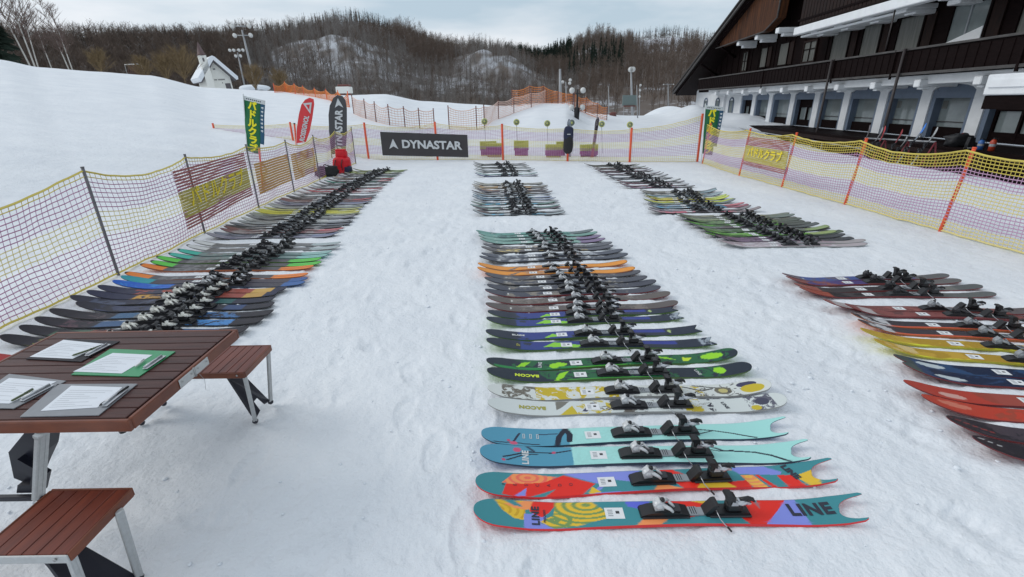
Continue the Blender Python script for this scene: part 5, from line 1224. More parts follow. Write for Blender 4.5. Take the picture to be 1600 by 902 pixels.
c((752, 399), (974, 393), (76, 80, 92), (160, 164, 170), 'dark slate ski with white strokes beyond the orange pair, farther one', seed=10)
c((752, 389), (955, 387), (96, 92, 94), (200, 180, 120), 'grey ski with a beige middle, two pairs beyond the orange ones', seed=11, tailc=(82, 84, 94))
c((755, 384), (946, 382), (90, 90, 96), (170, 160, 150), 'plain grey ski on the near side of the mint green skis', seed=12, tailc=(90, 92, 100))
c((750, 376), (932, 376), (120, 160, 150), (170, 200, 190), 'mint and violet ski, nearest of the four mint ones', seed=13, tailc=(126, 108, 140))
c((748, 371), (925, 371), (130, 168, 158), (96, 120, 120), 'mint and violet ski, second of the four mint ones', seed=14, tailc=(120, 104, 136))
c((747, 367), (917, 366), (110, 158, 148), (60, 90, 90), 'mint ski with a dark nose, third of the four mint ones', seed=15, tailc=(110, 150, 140))
c((744, 363), (911, 362), (96, 150, 140), (60, 90, 90), 'mint ski with a dark nose, farthest of the front block', seed=16, tailc=(96, 110, 112))
for i, (p0, p1, sp, pn, bd, lab, lod, txs) in enumerate(C1):
    A_, B_ = at(*p0, .05), at(*p1, .03); sp.L = min(max((B_-A_).length, 1.62), 1.88)
    ski_px(p0, p1, sp, pn, bd, lab, MG+', front block', lod, texts=txs, toe_u=.478 if i < 12 else .485, heel_u=.636, sticker=.352, gz=-.001 if i % 2 else .001)
# ------------------------------------------------------------------ farther blocks
def block(n, ylo, yhi, xt, xl, cols, desc, group, binds=('black',), seed=1, lod=0, rt=.08, rl=.04, yaw=0.0, wd=.96, pair=.35):
    """n skis between depth ylo and yhi; xt, xl = (near, far) x of tips and tails"""
    rg = random.Random(seed)
    for i in range(n):
        u = (i+.5)/n; off = (-pair if i % 2 else pair)*(yhi-ylo)/n*.35
        y = ylo+(yhi-ylo)*u+off; x0 = xt[0]*(1-u)+xt[1]*u+rg.uniform(-.04, .04); x1 = xl[0]*(1-u)+xl[1]*u+rg.uniform(-.05, .05)
        cc = cols[i % len(cols)]; nm, col, acc, tailc = cc[:4]; L = max(1.5, min(1.9, x1-x0)); bs = cc[4] if len(cc) > 4 else 'black'
        sp = Ski(L=L, wt=.128*wd, ww=.095*wd, wl=.118*wd, tail='round' if rg.random() < .75 else 'flat', rt=rt*rg.uniform(.8, 1.25), rl=rl*rg.uniform(.5, 1.2), base=bs)
        pn = layers(col, ('blot', acc, .10, .47, 9, .50, i+seed), ('blot', acc, .64, .80, 12, .55, i+seed+4), *([('seg', tailc, .79, 1.01)] if tailc else []), *([('seg', cc[5], .04, .17)] if len(cc) > 5 else []))
        place_ski(Vector((x0, y, .001+.001*(i % 2))), yaw+rg.uniform(-.026, .026), sp, pn, rg.choice(binds), f'{nm} ski, {ORD[i]} from near in {desc}' if i else f'{nm} ski at the near end of {desc}', group, lod, toe_u=.475+rg.uniform(-.01, .01), heel_u=.63)
GR = (128, 132, 136)
block(16, 7.45, 10.9, (-.62, -.83), (.86, .75), [('silver grey with sky-blue middle', (142, 150, 155), (90, 180, 215), (150, 160, 165)), ('brown-nosed pale', (170, 175, 172), (90, 78, 76), (140, 145, 150), 'black', (90, 70, 70)), ('dark-ended', (86, 74, 78), (170, 190, 180), (92, 80, 88), 'black', (78, 66, 70)),
      ('mottled teal', (110, 140, 135), (70, 90, 88), (96, 130, 124)), ('grey-green', (122, 138, 126), (80, 165, 200), (100, 130, 122)), ('pale grey', (165, 170, 174), (120, 130, 140), (150, 156, 164)), ('steel blue', (128, 146, 160), (90, 120, 140), (140, 150, 170)), ('soft blue', (104, 140, 160), (170, 180, 188), (134, 146, 172)),
      ('light steel', (150, 160, 166), (100, 130, 150), (150, 158, 166)), ('dark violet grey', (86, 80, 92), (150, 140, 110), (96, 88, 92)), ('dun and plum', (120, 112, 98), (84, 72, 84), (90, 80, 84), 'black', (84, 76, 88)), ('rust-banded grey', (150, 145, 138), (176, 120, 90), (120, 112, 112)), ('amber-banded', (160, 152, 140), (205, 160, 90), (130, 124, 120)), ('beige', (168, 160, 144), (190, 150, 100), (130, 130, 122)), ('sand grey', (150, 146, 134), (186, 184, 170), (140, 140, 134)), ('pale', (186, 188, 182), (150, 146, 134), (150, 150, 146))],
      "the middle row's second block", MG+', second block', ('black', 'silver', 'grey'), 5, 1)
block(8, 11.7, 14.7, (-.86, -1.08), (.72, .50), [('royal blue', (54, 74, 130), (90, 100, 140), (90, 96, 120)), ('icy mint', (160, 198, 194), (130, 170, 170), (140, 170, 170)), ('pale grey', (170, 176, 176), (110, 120, 120), (140, 158, 158)), ('dark green-grey', (88, 98, 94), (60, 70, 70), (84, 88, 92)), ('white', (190, 194, 192), (150, 156, 150), (160, 164, 164)), ('grey', (130, 134, 134), (90, 95, 95), (128, 130, 130)), ('charcoal', (80, 86, 86), (110, 118, 110), (96, 100, 100)), ('dark slim', (76, 82, 80), (130, 136, 130), (120, 124, 124))],
      "the middle row's farthest block", MG+', farthest block', ('black',), 9, 0)
# right side, far blocks
block(14, 9.75, 13.95, (2.35, 2.10), (3.85, 3.22), [('violet grey', (112, 104, 128), (140, 80, 110), (130, 132, 134)), ('dusty red', (150, 96, 108), (120, 110, 118), (138, 138, 140)), ('rose', (150, 100, 116), (104, 96, 104), (132, 130, 134)), ('grey-green', (118, 124, 124), (90, 96, 96), (120, 124, 124)), ('blue-grey', (128, 136, 146), (96, 100, 104), (130, 134, 138)), ('slate', (104, 108, 118), (140, 144, 150), (120, 122, 126)), ('pale grey', (150, 152, 156), (100, 96, 100), (140, 142, 144)), ('plum', (110, 86, 108), (150, 120, 130), (128, 124, 132)), ('wine', (120, 76, 90), (96, 90, 96), (124, 120, 124)), ('grey violet', (120, 112, 120), (146, 140, 140), (150, 146, 156)), ('muted rose', (140, 108, 112), (110, 100, 100), (132, 124, 128)), ('dull green-grey', (116, 118, 108), (140, 130, 120), (124, 130, 118)), ('olive grey', (126, 124, 110), (90, 88, 84), (140, 150, 136)), ('charcoal', (84, 86, 84), (120, 120, 116), (90, 96, 94))],
      "the right row's farthest block", 'skis of the right row, farthest block', ('black',), 21, 0, rl=.06)
block(12, 7.45, 9.55, (2.20, 2.62-.05), (3.98, 3.95), [('pink-banded grey', (150, 140, 146), (205, 110, 128), (140, 130, 132)), ('grey-violet', (110, 104, 116), (150, 144, 150), (128, 120, 124)), ('sky-blue banded', (120, 140, 150), (90, 170, 205), (150, 92, 106)), ('steel', (116, 126, 132), (80, 130, 165), (190, 110, 120)), ('teal grey', (110, 128, 122), (150, 170, 120), (110, 120, 120)), ('lime yellow', (196, 200, 66), (216, 206, 60), (176, 192, 76)), ('yellow', (214, 204, 60), (190, 160, 50), (196, 206, 90)), ('yellow-green', (170, 176, 92), (200, 186, 60), (180, 196, 100)), ('pale blue', (150, 176, 186), (120, 150, 160), (150, 166, 172)), ('grey', (134, 138, 134), (110, 110, 104), (140, 156, 164)), ('sand', (150, 148, 132), (110, 106, 98), (138, 158, 166)), ('dark grey', (92, 94, 94), (140, 140, 130), (112, 124, 128))],
      'the colourful block on the right', 'skis of the right row, colourful block', ('black', 'silver'), 25, 1, rl=.07)
block(15, 5.55, 7.3, (2.62, 2.50), (4.40, 4.28), [('pale pink', (176, 160, 168), (196, 190, 196), (178, 170, 174), 'white'), ('rosy grey', (160, 146, 154), (190, 184, 190), (170, 164, 166), 'white'), ('mauve and black', (122, 104, 124), (60, 56, 64), (70, 74, 80)), ('charcoal', (78, 74, 84), (124, 100, 124), (72, 76, 80)), ('bright green', (96, 150, 66), (60, 84, 50), (84, 96, 84)), ('green', (84, 138, 62), (120, 170, 90), (150, 166, 110)), ('leaf-green edged', (110, 140, 96), (70, 100, 60), (140, 158, 110)), ('grey and green', (128, 132, 130), (80, 104, 76), (120, 124, 116)), ('steel', (120, 122, 126), (96, 86, 92), (86, 92, 92)), ('vivid green', (92, 160, 66), (60, 84, 50), (90, 96, 92)), ('dull green', (112, 138, 96), (78, 98, 72), (92, 98, 92)), ('dark green', (76, 96, 74), (110, 140, 90), (96, 104, 96)), ('moss', (110, 122, 98), (140, 150, 120), (96, 100, 92)), ('grey-green', (122, 130, 118), (96, 100, 92), (116, 128, 122)), ('olive grey', (104, 106, 94), (140, 140, 120), (118, 126, 116))],
      'the long green block on the right', 'skis of the right row, green block', ('black',), 31, 1, rt=.07, rl=.05, wd=.98)
# right side, near skis
RG = 'skis of the right row, near block'
RN = [((1222, 429), (1481, 430), dark((104, 96, 106), (70, 90, 150), 3, .5, (98, 100, 102)), 'red', .96, 'dark ski with blue marbling, farthest of the four in the small right block', 'black'),
      ((1228, 434), (1500, 438), layers((136, 84, 80), ('blot', (80, 70, 120), .12, .46, 11, .45, 4), ('seg', (104, 104, 104), .7, 1.01)), 'red', .96, 'maroon ski with violet marbling, second of the small right block', 'black'),
      ((1241, 445), (1533, 447), layers((64, 60, 62), ('seg', (150, 84, 74), 0, .14), ('seg', (112, 112, 110), .62, .86), ('seg', (92, 96, 98), .86, 1.01)), 'red', .98, 'black ski with a brick tip and grey tail, third of the small right block', 'black'),
      ((1249, 451), (1554, 459), layers((46, 44, 48), ('seg', (156, 76, 62), 0, .17), ('blot', (70, 66, 68), .2, .5, 12, .5, 4), ('seg', (98, 102, 102), .66, 1.01)), 'red', .98, 'black ski with a brick tip, nearest of the small right block', 'black'),
      ((1286, 470), (1628, 485), layers((146, 92, 88), ('blot', (120, 76, 74), .1, .9, 7, .5, 3), ('seg', (176, 168, 168), .05, .13), ('seg', (96, 90, 92), .85, 1.01)), 'red', 1.0, 'dusty red ski with a pale nose mark, farther of the dusty red pair', 'grey'),
      ((1320, 477), (1675, 497), layers((134, 80, 78), ('blot', (104, 70, 70), .1, .9, 7, .5, 5), ('seg', (180, 172, 172), .07, .14), ('seg', (96, 90, 92), .85, 1.01)), 'red', 1.0, 'dusty red ski, nearer of the dusty red pair', 'black'),
      ((1330, 492), (1700, 517), layers((62, 58, 64), ('stripe', (206, 92, 66), -1, -.68, .14, .9), ('blot', (190, 190, 192), .05, .17, 10, .45, 3)), 'orange', 1.0, 'black ski with an orange near edge and white nose flashes, farther of its pair', 'grey'),
      ((1340, 502), (1745, 535), layers((66, 60, 66), ('stripe', (210, 96, 66), -1, -.66, .12, .9), ('blot', (190, 190, 192), .05, .15, 10, .5, 6)), 'orange', 1.0, 'black ski with an orange near edge, next to the mustard skis', 'grey'),
      ((1344, 516), (1790, 556), layers((190, 158, 62), ('stripe', (214, 214, 60), -1, -.70, .10, .95), ('blot', (172, 138, 50), .1, .9, 6, .5, 3)), 'yellow', 1.05, 'mustard ski with a neon near edge, farther of the mustard pair', 'grey'),
      ((1365, 533), (1845, 583), layers((192, 156, 62), ('stripe', (216, 218, 56), -1, -.72, .10, .95), ('blot', (210, 186, 130), .05, .16, 12, .5, 3), ('blot', (172, 138, 50), .1, .9, 6, .5, 8)), 'yellow', 1.05, 'mustard ski with a neon near edge, nearer of the mustard pair', 'grey'),
      ((1396, 558), (1905, 604), layers((44, 72, 108), ('blot', (28, 40, 66), .1, 1, 5, .5, 3), ('seg', (60, 74, 78), 0, .07), ('ell', (190, 200, 204), .13, .1, .05, .45)), 'red', 1.08, 'navy ski with a white nose blaze, farther of the navy pair', 'black'),
      ((1410, 570), (1960, 628), layers((42, 64, 98), ('blot', (28, 40, 66), .1, 1, 5, .5, 6), ('seg', (70, 84, 84), 0, .06), ('ell', (190, 200, 204), .15, -.4, .05, .35)), 'red', 1.08, 'navy ski with a white nose blaze, nearer of the navy pair', 'black'),
      ((1412, 599), (2010, 655), layers((176, 64, 52), ('ell', (206, 160, 150), .14, -.3, .04, .4), ('blot', (150, 70, 58), .2, .9, 5, .55, 3), ('seg', (156, 76, 66), .27, .34)), 'red', 1.12, 'brick red ski, farther of the red pair at the right edge', 'black'),
      ((1440, 622), (2070, 685), layers((186, 66, 50), ('ell', (206, 120, 100), .10, .2, .05, .4), ('blot', (160, 72, 56), .2, .9, 5, .55, 7)), 'red', 1.12, 'brick red ski, nearer of the red pair at the right edge', 'black'),
      ((1479, 656), (2150, 720), layers((42, 40, 48), ('blot', (70, 62, 70), .04, .9, 9, .56, 3), ('line', (150, 60, 60), [(.02, .4), (.12, -.3)], .05)), 'red', 1.12, 'black ski with a red underside, farther of the two cut off at lower right', 'black'),
      ((1520, 688), (2230, 760), layers((40, 38, 46), ('blot', (66, 60, 68), .04, .9, 9, .56, 9), ('line', (190, 190, 190), [(.02, .5), (.08, .1)], .05)), 'red', 1.12, 'black ski with a red underside, nearest at the lower right corner', 'black')]
for i, (p0, p1, pn, bs, wd, lab, bd) in enumerate(RN):
    A_, B_ = at(*p0, .08), at(*p1, .03); L = min(max((B_-A_).length, 1.68), 1.86); sp = Ski(L=L, wt=.132*wd, ww=.098*wd, wl=.120*wd, rt=.085, rl=.03, base=bs, tip=.15)
    ski_px(p0, p1, sp, pn, bd, lab, RG, 2, ztip=.08, ztail=.03, toe_u=.52, heel_u=.68, sticker=.36)
# left row, near skis one by one
LG = 'skis of the left row'
BK = (34, 32, 42)
def tipped(c_tip, body=(86, 84, 88), tail=None, out=(34, 32, 38)):
    return layers(body, ('blot', (120, 120, 122), .18, .46, 9, .55, 3), ('seg', c_tip, 0, .135), ('outl', out, 0, .15), *([('seg', tail, .80, 1.01), ('outl', out, .80, .82), ('stripe', out, -.06, .06, .78, 1.01)] if tail else []))
LN = [((-30, 556), layers((170, 60, 60), ('seg', (70, 70, 60), .3, .6)), 'white', 'red-tipped ski mostly hidden behind the folding table', -2.05, 'black'),
      ((2, 526), layers(BK, ('blot', (130, 130, 60), .14, .30, 16, .55, 3), ('blot', (150, 90, 60), .2, .45, 14, .6, 8), ('seg', (60, 84, 110), .72, .84), ('seg', (40, 44, 54), .84, 1.01)), 'white', 'black-tipped ski with green and olive art, nearest fully seen tip on the left', -2.18, 'black'),
      ((32, 511), layers(BK, ('blot', (70, 100, 80), .14, .30, 12, .5, 4), ('blot', (150, 84, 70), .28, .45, 14, .55, 9), ('seg', (54, 92, 132), .70, .86)), 'white', 'black-tipped ski with rust and blue art, second black tip on the left', -2.14, 'black'),
      ((56, 498), layers(BK, ('blot', (96, 70, 80), .12, .22, 20, .55, 3), ('seg', (60, 92, 130), .26, .38), ('seg', (84, 88, 92), .38, .5), ('blot', (70, 130, 190), .66, .86, 12, .5, 4)), 'white', 'black-tipped ski with a steel-blue band, nearer one of that pair', -2.10, 'black'),
      ((79, 485), layers(BK, ('blot', (96, 80, 84), .14, .24, 20, .58, 5), ('seg', (64, 100, 134), .28, .38), ('seg', (110, 114, 116), .38, .5), ('blot', (64, 110, 160), .66, .86, 12, .5, 6)), 'white', 'black-tipped ski with a steel-blue band, farther one of that pair', -2.08, 'black'),
      ((120, 474), layers((40, 40, 52), ('blot', (60, 66, 90), .1, .45, 7, .5, 3), ('seg', (50, 70, 110), .75, .85)), 'white', 'midnight-blue ski with a plain tip, fifth black tip on the left', -2.16, 'black'),
      ((111, 464), layers((38, 40, 58), ('blot', (70, 78, 100), .1, .4, 8, .52, 7), ('seg', (44, 90, 90), .72, .80)), 'white', 'midnight-blue ski with a sharper tip, sixth black tip on the left', -2.22, 'black'),
      ((137, 456), layers((40, 44, 70), ('blot', (200, 150, 60), .24, .44, 10, .5, 3), ('seg', (150, 76, 66), .68, .82), ('seg', (190, 150, 80), .82, .93)), 'white', 'navy ski with an amber middle and rusty tail, nearer amber one', -2.25, 'black'),
      ((154, 448), layers((42, 44, 68), ('blot', (170, 84, 66), .18, .44, 10, .5, 5), ('seg', (156, 80, 68), .68, .82), ('seg', (200, 160, 84), .82, .93)), 'white', 'navy ski with a rust middle and amber tail, farther amber one', -2.22, 'black'),
      ((177, 440), layers((66, 62, 72), ('seg', (24, 92, 190), 0, .30), ('blot', (40, 130, 200), .04, .3, 8, .55, 5), ('seg', (60, 100, 160), .88, 1.01)), 'silver', 'ski with a long bright blue nose, nearer of the blue-nosed pair', -1.98, 'blue'),
      ((190, 433), layers((70, 64, 74), ('seg', (40, 150, 160), 0, .16), ('fade', (70, 64, 74), .3, .5), ('seg', (50, 90, 150), .90, 1.01)), 'silver', 'ski with a teal nose, farther of the blue-nosed pair', -1.98, 'blue'),
      ((196, 427), tipped((228, 128, 50), tail=(232, 130, 52)), 'black', 'grey ski with outlined orange tip and tail, nearer of the orange-tipped pair', -2.10, 'orange'),
      ((220, 414), tipped((228, 128, 50), tail=(232, 130, 52)), 'black', 'grey ski with outlined orange tip and tail, farther of the orange-tipped pair', -2.15, 'orange'),
      ((236, 409), tipped((92, 196, 72), tail=(92, 200, 76)), 'black', 'grey ski with outlined lime tip and tail, nearer of the lime-tipped pair', -2.10, 'lime'),
      ((245, 402), tipped((92, 196, 72), tail=(92, 200, 76)), 'black', 'grey ski with outlined lime tip and tail, farther of the lime-tipped pair', -2.12, 'lime'),
      ((264, 397), tipped((70, 178, 160), (120, 140, 138), (140, 190, 184)), 'black', 'grey ski with outlined mint tip, nearer of the mint-tipped pair', -2.2, 'teal'),
      ((278, 391), tipped((70, 178, 160), (120, 140, 138), (150, 190, 186)), 'black', 'grey ski with outlined mint tip, farther of the mint-tipped pair', -2.2, 'teal'),
      ((292, 384), tipped((206, 208, 208), (110, 110, 112), (170, 184, 186)), 'black', 'grey ski with outlined white tip, nearer of the white-tipped pair', -2.15, 'white'),
      ((302, 377), tipped((206, 208, 208), (112, 112, 114), (170, 184, 186)), 'black', 'grey ski with outlined white tip, farther of the white-tipped pair', -2.15, 'white')]
LB_ = {1: 'white', 2: 'white', 3: 'white', 4: 'white', 5: 'white', 6: 'white', 7: 'white', 8: 'white', 9: 'silver', 10: 'silver'}
for i, (p0, pn, bd, lab, xe, bs) in enumerate(LN):
    A_ = at(*p0, .08); A_.x = max(A_.x, -4.5); L = min(max(xe-A_.x, 1.70), 1.92); sp = Ski(L=L, wt=.134, ww=.10, wl=.122, rt=.085, rl=.03, base=bs, tip=.14, tail='flat' if i < 9 else 'round')
    place_ski(Vector((A_.x, A_.y, .004)), R_(.3 if i % 2 else -.3), sp, pn, bd, lab, LG+', near block', 2, toe_u=.49, heel_u=.64, sticker=.40 if i > 8 else 0)
block(23, 6.30, 9.6, (-4.18, -4.40), (-2.42, -2.70), [('lilac grey', (150, 148, 160), (120, 120, 140), (140, 142, 160)), ('blue-grey', (130, 136, 150), (90, 90, 104), (110, 120, 150)), ('dusty maroon', (130, 96, 98), (160, 150, 150), (150, 110, 116)), ('brown-red', (124, 88, 88), (150, 140, 140), (180, 100, 106)), ('charcoal-tipped', (96, 96, 100), (140, 136, 136), (76, 78, 84), 'black', (64, 64, 66)), ('slate', (108, 112, 118), (150, 150, 150), (96, 100, 110)), ('pale grey', (160, 164, 164), (120, 120, 118), (150, 154, 160)), ('off-white', (184, 186, 182), (140, 140, 138), (160, 164, 170)), ('dark-striped grey', (132, 134, 134), (80, 82, 84), (128, 130, 140)), ('ash', (146, 150, 146), (110, 112, 110), (150, 152, 154)), ('pistachio grey', (150, 158, 130), (120, 124, 110), (150, 156, 130)), ('yellow', (206, 200, 80), (180, 170, 60), (196, 194, 100), 'yellow'), ('lemon', (208, 206, 92), (190, 186, 90), (190, 190, 110), 'yellow'), ('pale lemon', (190, 190, 120), (150, 150, 110), (180, 184, 130)), ('light grey', (166, 170, 166), (130, 134, 132), (160, 166, 164)), ('grey', (146, 150, 150), (110, 114, 116), (146, 156, 152))],
      "the left row's pale middle stretch", LG+', pale middle stretch', ('black', 'grey', 'black'), 41, 1, rt=.075, rl=.035, pair=.2)
block(16, 9.75, 13.5, (-4.42, -4.35), (-2.72, -3.0), [('white and pink', (184, 180, 180), (200, 150, 156), (180, 176, 182)), ('rose-edged grey', (150, 146, 148), (190, 110, 116), (170, 150, 156), 'red'), ('thin red-lined', (130, 120, 124), (170, 90, 96), (180, 110, 116), 'red'), ('pale', (176, 180, 178), (140, 140, 140), (170, 174, 174)), ('grey', (140, 142, 142), (100, 102, 102), (130, 134, 136)), ('dark grey', (98, 100, 100), (140, 142, 140), (110, 112, 116)), ('teal-nosed grey', (110, 124, 118), (70, 150, 130), (110, 116, 116), 'black', (80, 150, 130)), ('charcoal', (80, 82, 82), (120, 120, 120), (180, 84, 92)), ('smoke', (120, 122, 120), (90, 92, 90), (180, 90, 96)), ('beige', (160, 154, 138), (120, 116, 106), (130, 146, 132)), ('steel', (128, 134, 138), (90, 94, 96), (110, 136, 124)), ('dim grey', (104, 106, 106), (80, 82, 80), (96, 104, 104)), ('bone', (170, 166, 150), (120, 116, 106), (116, 122, 118)), ('lime-flecked', (150, 170, 80), (180, 196, 80), (130, 140, 110)), ('olive lime', (160, 176, 76), (110, 116, 80), (150, 176, 110)), ('green-tailed', (120, 128, 110), (150, 170, 90), (160, 180, 110))],
      'the far stretch of the left row', LG+', far stretch', ('black', 'grey'), 47, 1, rt=.075, rl=.035, pair=.25)

# ------------------------------------------------------------------ folding picnic table, bottom left
m_tw = mat('dark_mahogany_slats', (.088, .030, .024), .42, noise_scale=7, stretch=(.5, 6, 6), dark=(.042, .016, .014), spec=.3, bump=.15, bscale=40)
m_tr = mat('reddish_table_rim', (.21, .062, .028), .33, noise_scale=4, stretch=(1, 1, 3), dark=(.11, .030, .016), spec=.4)
m_sw = mat('red_brown_seat', (.20, .045, .024), .32, noise_scale=5, stretch=(5, .6, 5), dark=(.10, .023, .015), spec=.35)
m_groove = mat('orange_brown_groove', (.30, .11, .05), .5)
m_bolt = mat('bolt_head', (.4, .4, .4), .3, metal=.8)
m_bplast = mat('navy_black_brace', (.012, .013, .024), .42)
TX0, TX1, TY0, TY1, TZ = -2.235, -1.372, 1.405, 2.10, .68
tb = empty('picnic_table', ((TX0+TX1)/2, (TY0+TY1)/2, 0)); tag(tb, 'dark red-brown folding picnic table with slatted top and attached seats, holding four clipboards', 'table')
TO = tb.location.copy()
def tpart(w_, name, par=None, rc=True):
    me = w_.mesh(name)
    if rc: recalc(me)
    me.transform(Matrix.Translation(-TO)); return link(name, me, par or tb)
w = MB(); n = 11; pitch = (TY1-TY0)/n
for k in range(n):
    y = TY0+pitch*(k+.5)
    xm = (TX0+TX1)/2
    w.box((xm, y, TZ-.009), (TX1-TX0-.012, pitch-.005, .018), m_tw, bev=.0022)
w.box(((TX0+TX1)/2, (TY0+TY1)/2, TZ-.024), (TX1-TX0-.03, TY1-TY0-.03, .012), m_black)
tp = tpart(w, 'tabletop')
w = MB()
for c_, d_ in ((((TX0+TX1)/2, TY0-.008, TZ-.025), (TX1-TX0+.03, .018, .048)), (((TX0+TX1)/2, TY1+.008, TZ-.025), (TX1-TX0+.03, .018, .048)), ((TX1+.008, (TY0+TY1)/2, TZ-.025), (.018, TY1-TY0-.001, .048)), ((TX0-.008, (TY0+TY1)/2, TZ-.025), (.018, TY1-TY0-.001, .048))): w.box(c_, d_, m_tr, bev=.004)
tpart(w, 'rim', tp)
w = MB(); ym = (TY0+TY1)/2
for sg in (-1, 1):
    w.box((TX1+.0195, ym+sg*.052, TZ-.024), (.004, .092, .036), m_alu, bev=.0015)
    for q in (-.03, .03): w.tube([(TX1+.021, ym+sg*.052+q, TZ-.02), (TX1+.0245, ym+sg*.052+q, TZ-.02)], .0035, m_bolt, 8)
w.tube([(TX1+.020, ym, TZ-.045), (TX1+.020, ym, TZ-.004)], .0055, m_bolt, 8)
tpart(w, 'hinge', tp)
w = MB(); w.tube([(TX1+.02, ym+.02, TZ-.045), (TX1+.03, ym+.03, TZ-.08), (TX1+.026, ym+.025, TZ-.13)], .0009, m_bolt, 4); tpart(w, 'latch_wire', tp)
w = MB(); w.tube([(TX1-.05, TY0+.02, TZ-.075), (TX1-.05, TY0+.02, TZ-.045)], [.012, .016], m_black, 10); tpart(w, 'foot_button', tp)
def seat(x0, x1, y0, y1, grooves):
    w_ = MB(); z = .42; n_ = 6; pw = (x1-x0)/n_
    for k in range(n_): w_.box((x0+pw*(k+.5), (y0+y1)/2, z-.012), (pw-.0022, y1-y0, .024), m_sw, bev=.0018)
    w_.box(((x0+x1)/2, (y0+y1)/2, z-.017), (x1-x0-.006, y1-y0-.008, .020), m_groove if grooves else m_black)
    st = tpart(w_, 'seat')
    w_ = MB(); w_.box(((x0+x1)/2, y0-.004, z-.016), (x1-x0+.012, .008, .030), m_alu if grooves else m_tr, bev=.002); w_.box((x1+.004, (y0+y1)/2, z-.015), (.010, y1-y0, .034), m_tr, bev=.003); w_.box((x0-.004, (y0+y1)/2, z-.015), (.010, y1-y0, .034), m_tr, bev=.003); w_.box(((x0+x1)/2, y1+.004, z-.015), (x1-x0+.012, .008, .034), m_tr, bev=.002)
    w_.tube([(x1-.03, y0-.009, z-.012), (x1-.03, y0-.013, z-.012)], .005, m_bolt, 8)
    tpart(w_, 'seat_rim', st)
def leg(p, q, wx=.022, wy=.014, foot=True):
    w_ = MB(); p, q = Vector(p), Vector(q); d_ = (q-p).normalized(); L = (q-p).length
    rot = d_.to_track_quat('-Z', 'Y').to_matrix(); w_.box((p+q)/2, (wx, wy, L), m_alu, rot, bev=.002)
    for sx in (-1, 1): w_.box((p+q)/2+rot @ Vector((sx*wx*.22, -wy*.5-.0006, 0)), (wx*.16, .0016, L*.97), m_alu, rot)
    l_ = tpart(w_, 'leg')
    if foot: w_ = MB(); w_.ball(q+Vector((0, 0, .006)), .017, m_bplast, 8, 6, (1, 1, .9)); tpart(w_, 'foot_cap', l_)
def brace(pts, wd, hole=None, th=.012):
    """flat plastic brace: outline (points) given thickness"""
    P = [Vector(p) for p in pts]; nrm = (P[1]-P[0]).cross(P[2]-P[0]).normalized()*th/2; k = len(P); w_ = MB()
    w_.poly([p-nrm for p in P]+[p+nrm for p in P], [tuple(range(k)), tuple(range(2*k-1, k-1, -1))]+[(i, i+k, (i+1) % k+k, (i+1) % k) for i in range(k)], m_bplast); return w_
seat(-1.662, -1.398, 2.135, 2.425, False); seat(-1.672, -1.392, 1.074, 1.338, True)
seat(-2.215, -1.945, 2.135, 2.425, False); seat(-2.215, -1.935, 1.074, 1.338, True)
for sx, (xa, xb) in ((1, (-1.405, -1.487)), (-1, (-2.205, -2.14))):
    leg((xa, 2.15, .40), (xb, 2.268, .012)); leg((xa, 2.415, .40), (xb, 2.456, .012))
    leg((-1.40 if sx > 0 else -2.20, 1.09, .40), (-1.445 if sx > 0 else -2.16, 1.10, .012), .026, .016); leg((-1.378 if sx > 0 else -2.22, 1.26, .40), (-1.455 if sx > 0 else -2.15, 1.305, .012), .026, .016)
    # tapered plastic braces from under each seat down to the foot rail
    for y0, y1, o_ in ((2.268, 2.456, .07), (1.10, 1.305, .0)):
        xf = xb+(.035*sx if y0 < 2 else 0); xm = xf-.17*sx
        ym_ = (y0+y1)/2
        w_ = brace([(xm, ym_+.035, .36), (xm, ym_-.035, .36), (xm+.05*sx, ym_-.05, .27), (xf-.02*sx, y0+.01, .055), (xf, y0+.01, .03), (xf, y0+.06, .045), (xf-.03*sx, y0+.07, .10), (xf-.03*sx, y1-.07, .10), (xf, y1-.06, .045), (xf, y1-.01, .03), (xf-.02*sx, y1-.01, .055), (xm+.05*sx, ym_+.05, .27)], .1)
        tpart(w_, 'seat_brace')
        w_ = MB(); w_.tube([(xm, ym_, .34), (xm-.03*sx, ym_, .40)], .012, m_alu, 6); tpart(w_, 'brace_pin')
# main legs under the top with cross rail and black scissor struts
w = MB(); w.tube([(-1.70, TY0+.03, .62), (-1.70, TY0-.018, .615)], .014, m_alu, 8); tpart(w, 'pivot_bolt')
leg((-1.705, 1.425, .635), (-1.93, 1.49, .24), .040, .018, False); leg((-1.705, 2.07, .635), (-1.93, 2.02, .24), .034, .018, False)
for c_ in ((-2.075, 1.495, .235), (-2.075, 2.02, .235)): w = MB(); w.box(c_, (.33, .022, .022), m_bplast, bev=.003); tpart(w, 'cross_rail')
w_ = brace([(-1.69, 1.56, .655), (-1.78, 1.56, .655), (-1.88, 1.56, .56), (-2.02, 1.56, .43), (-2.05, 1.56, .30), (-1.99, 1.56, .26), (-1.92, 1.56, .36), (-1.86, 1.56, .44), (-1.82, 1.56, .52)], .1, th=.05); tpart(w_, 'scissor_strut')
w_ = brace([(-1.96, 1.52, .42), (-1.88, 1.52, .34), (-1.93, 1.52, .25), (-2.03, 1.52, .25), (-2.01, 1.52, .29), (-1.96, 1.52, .29), (-1.94, 1.52, .33), (-1.99, 1.52, .38)], .1, th=.03); tpart(w_, 'strut_latch')
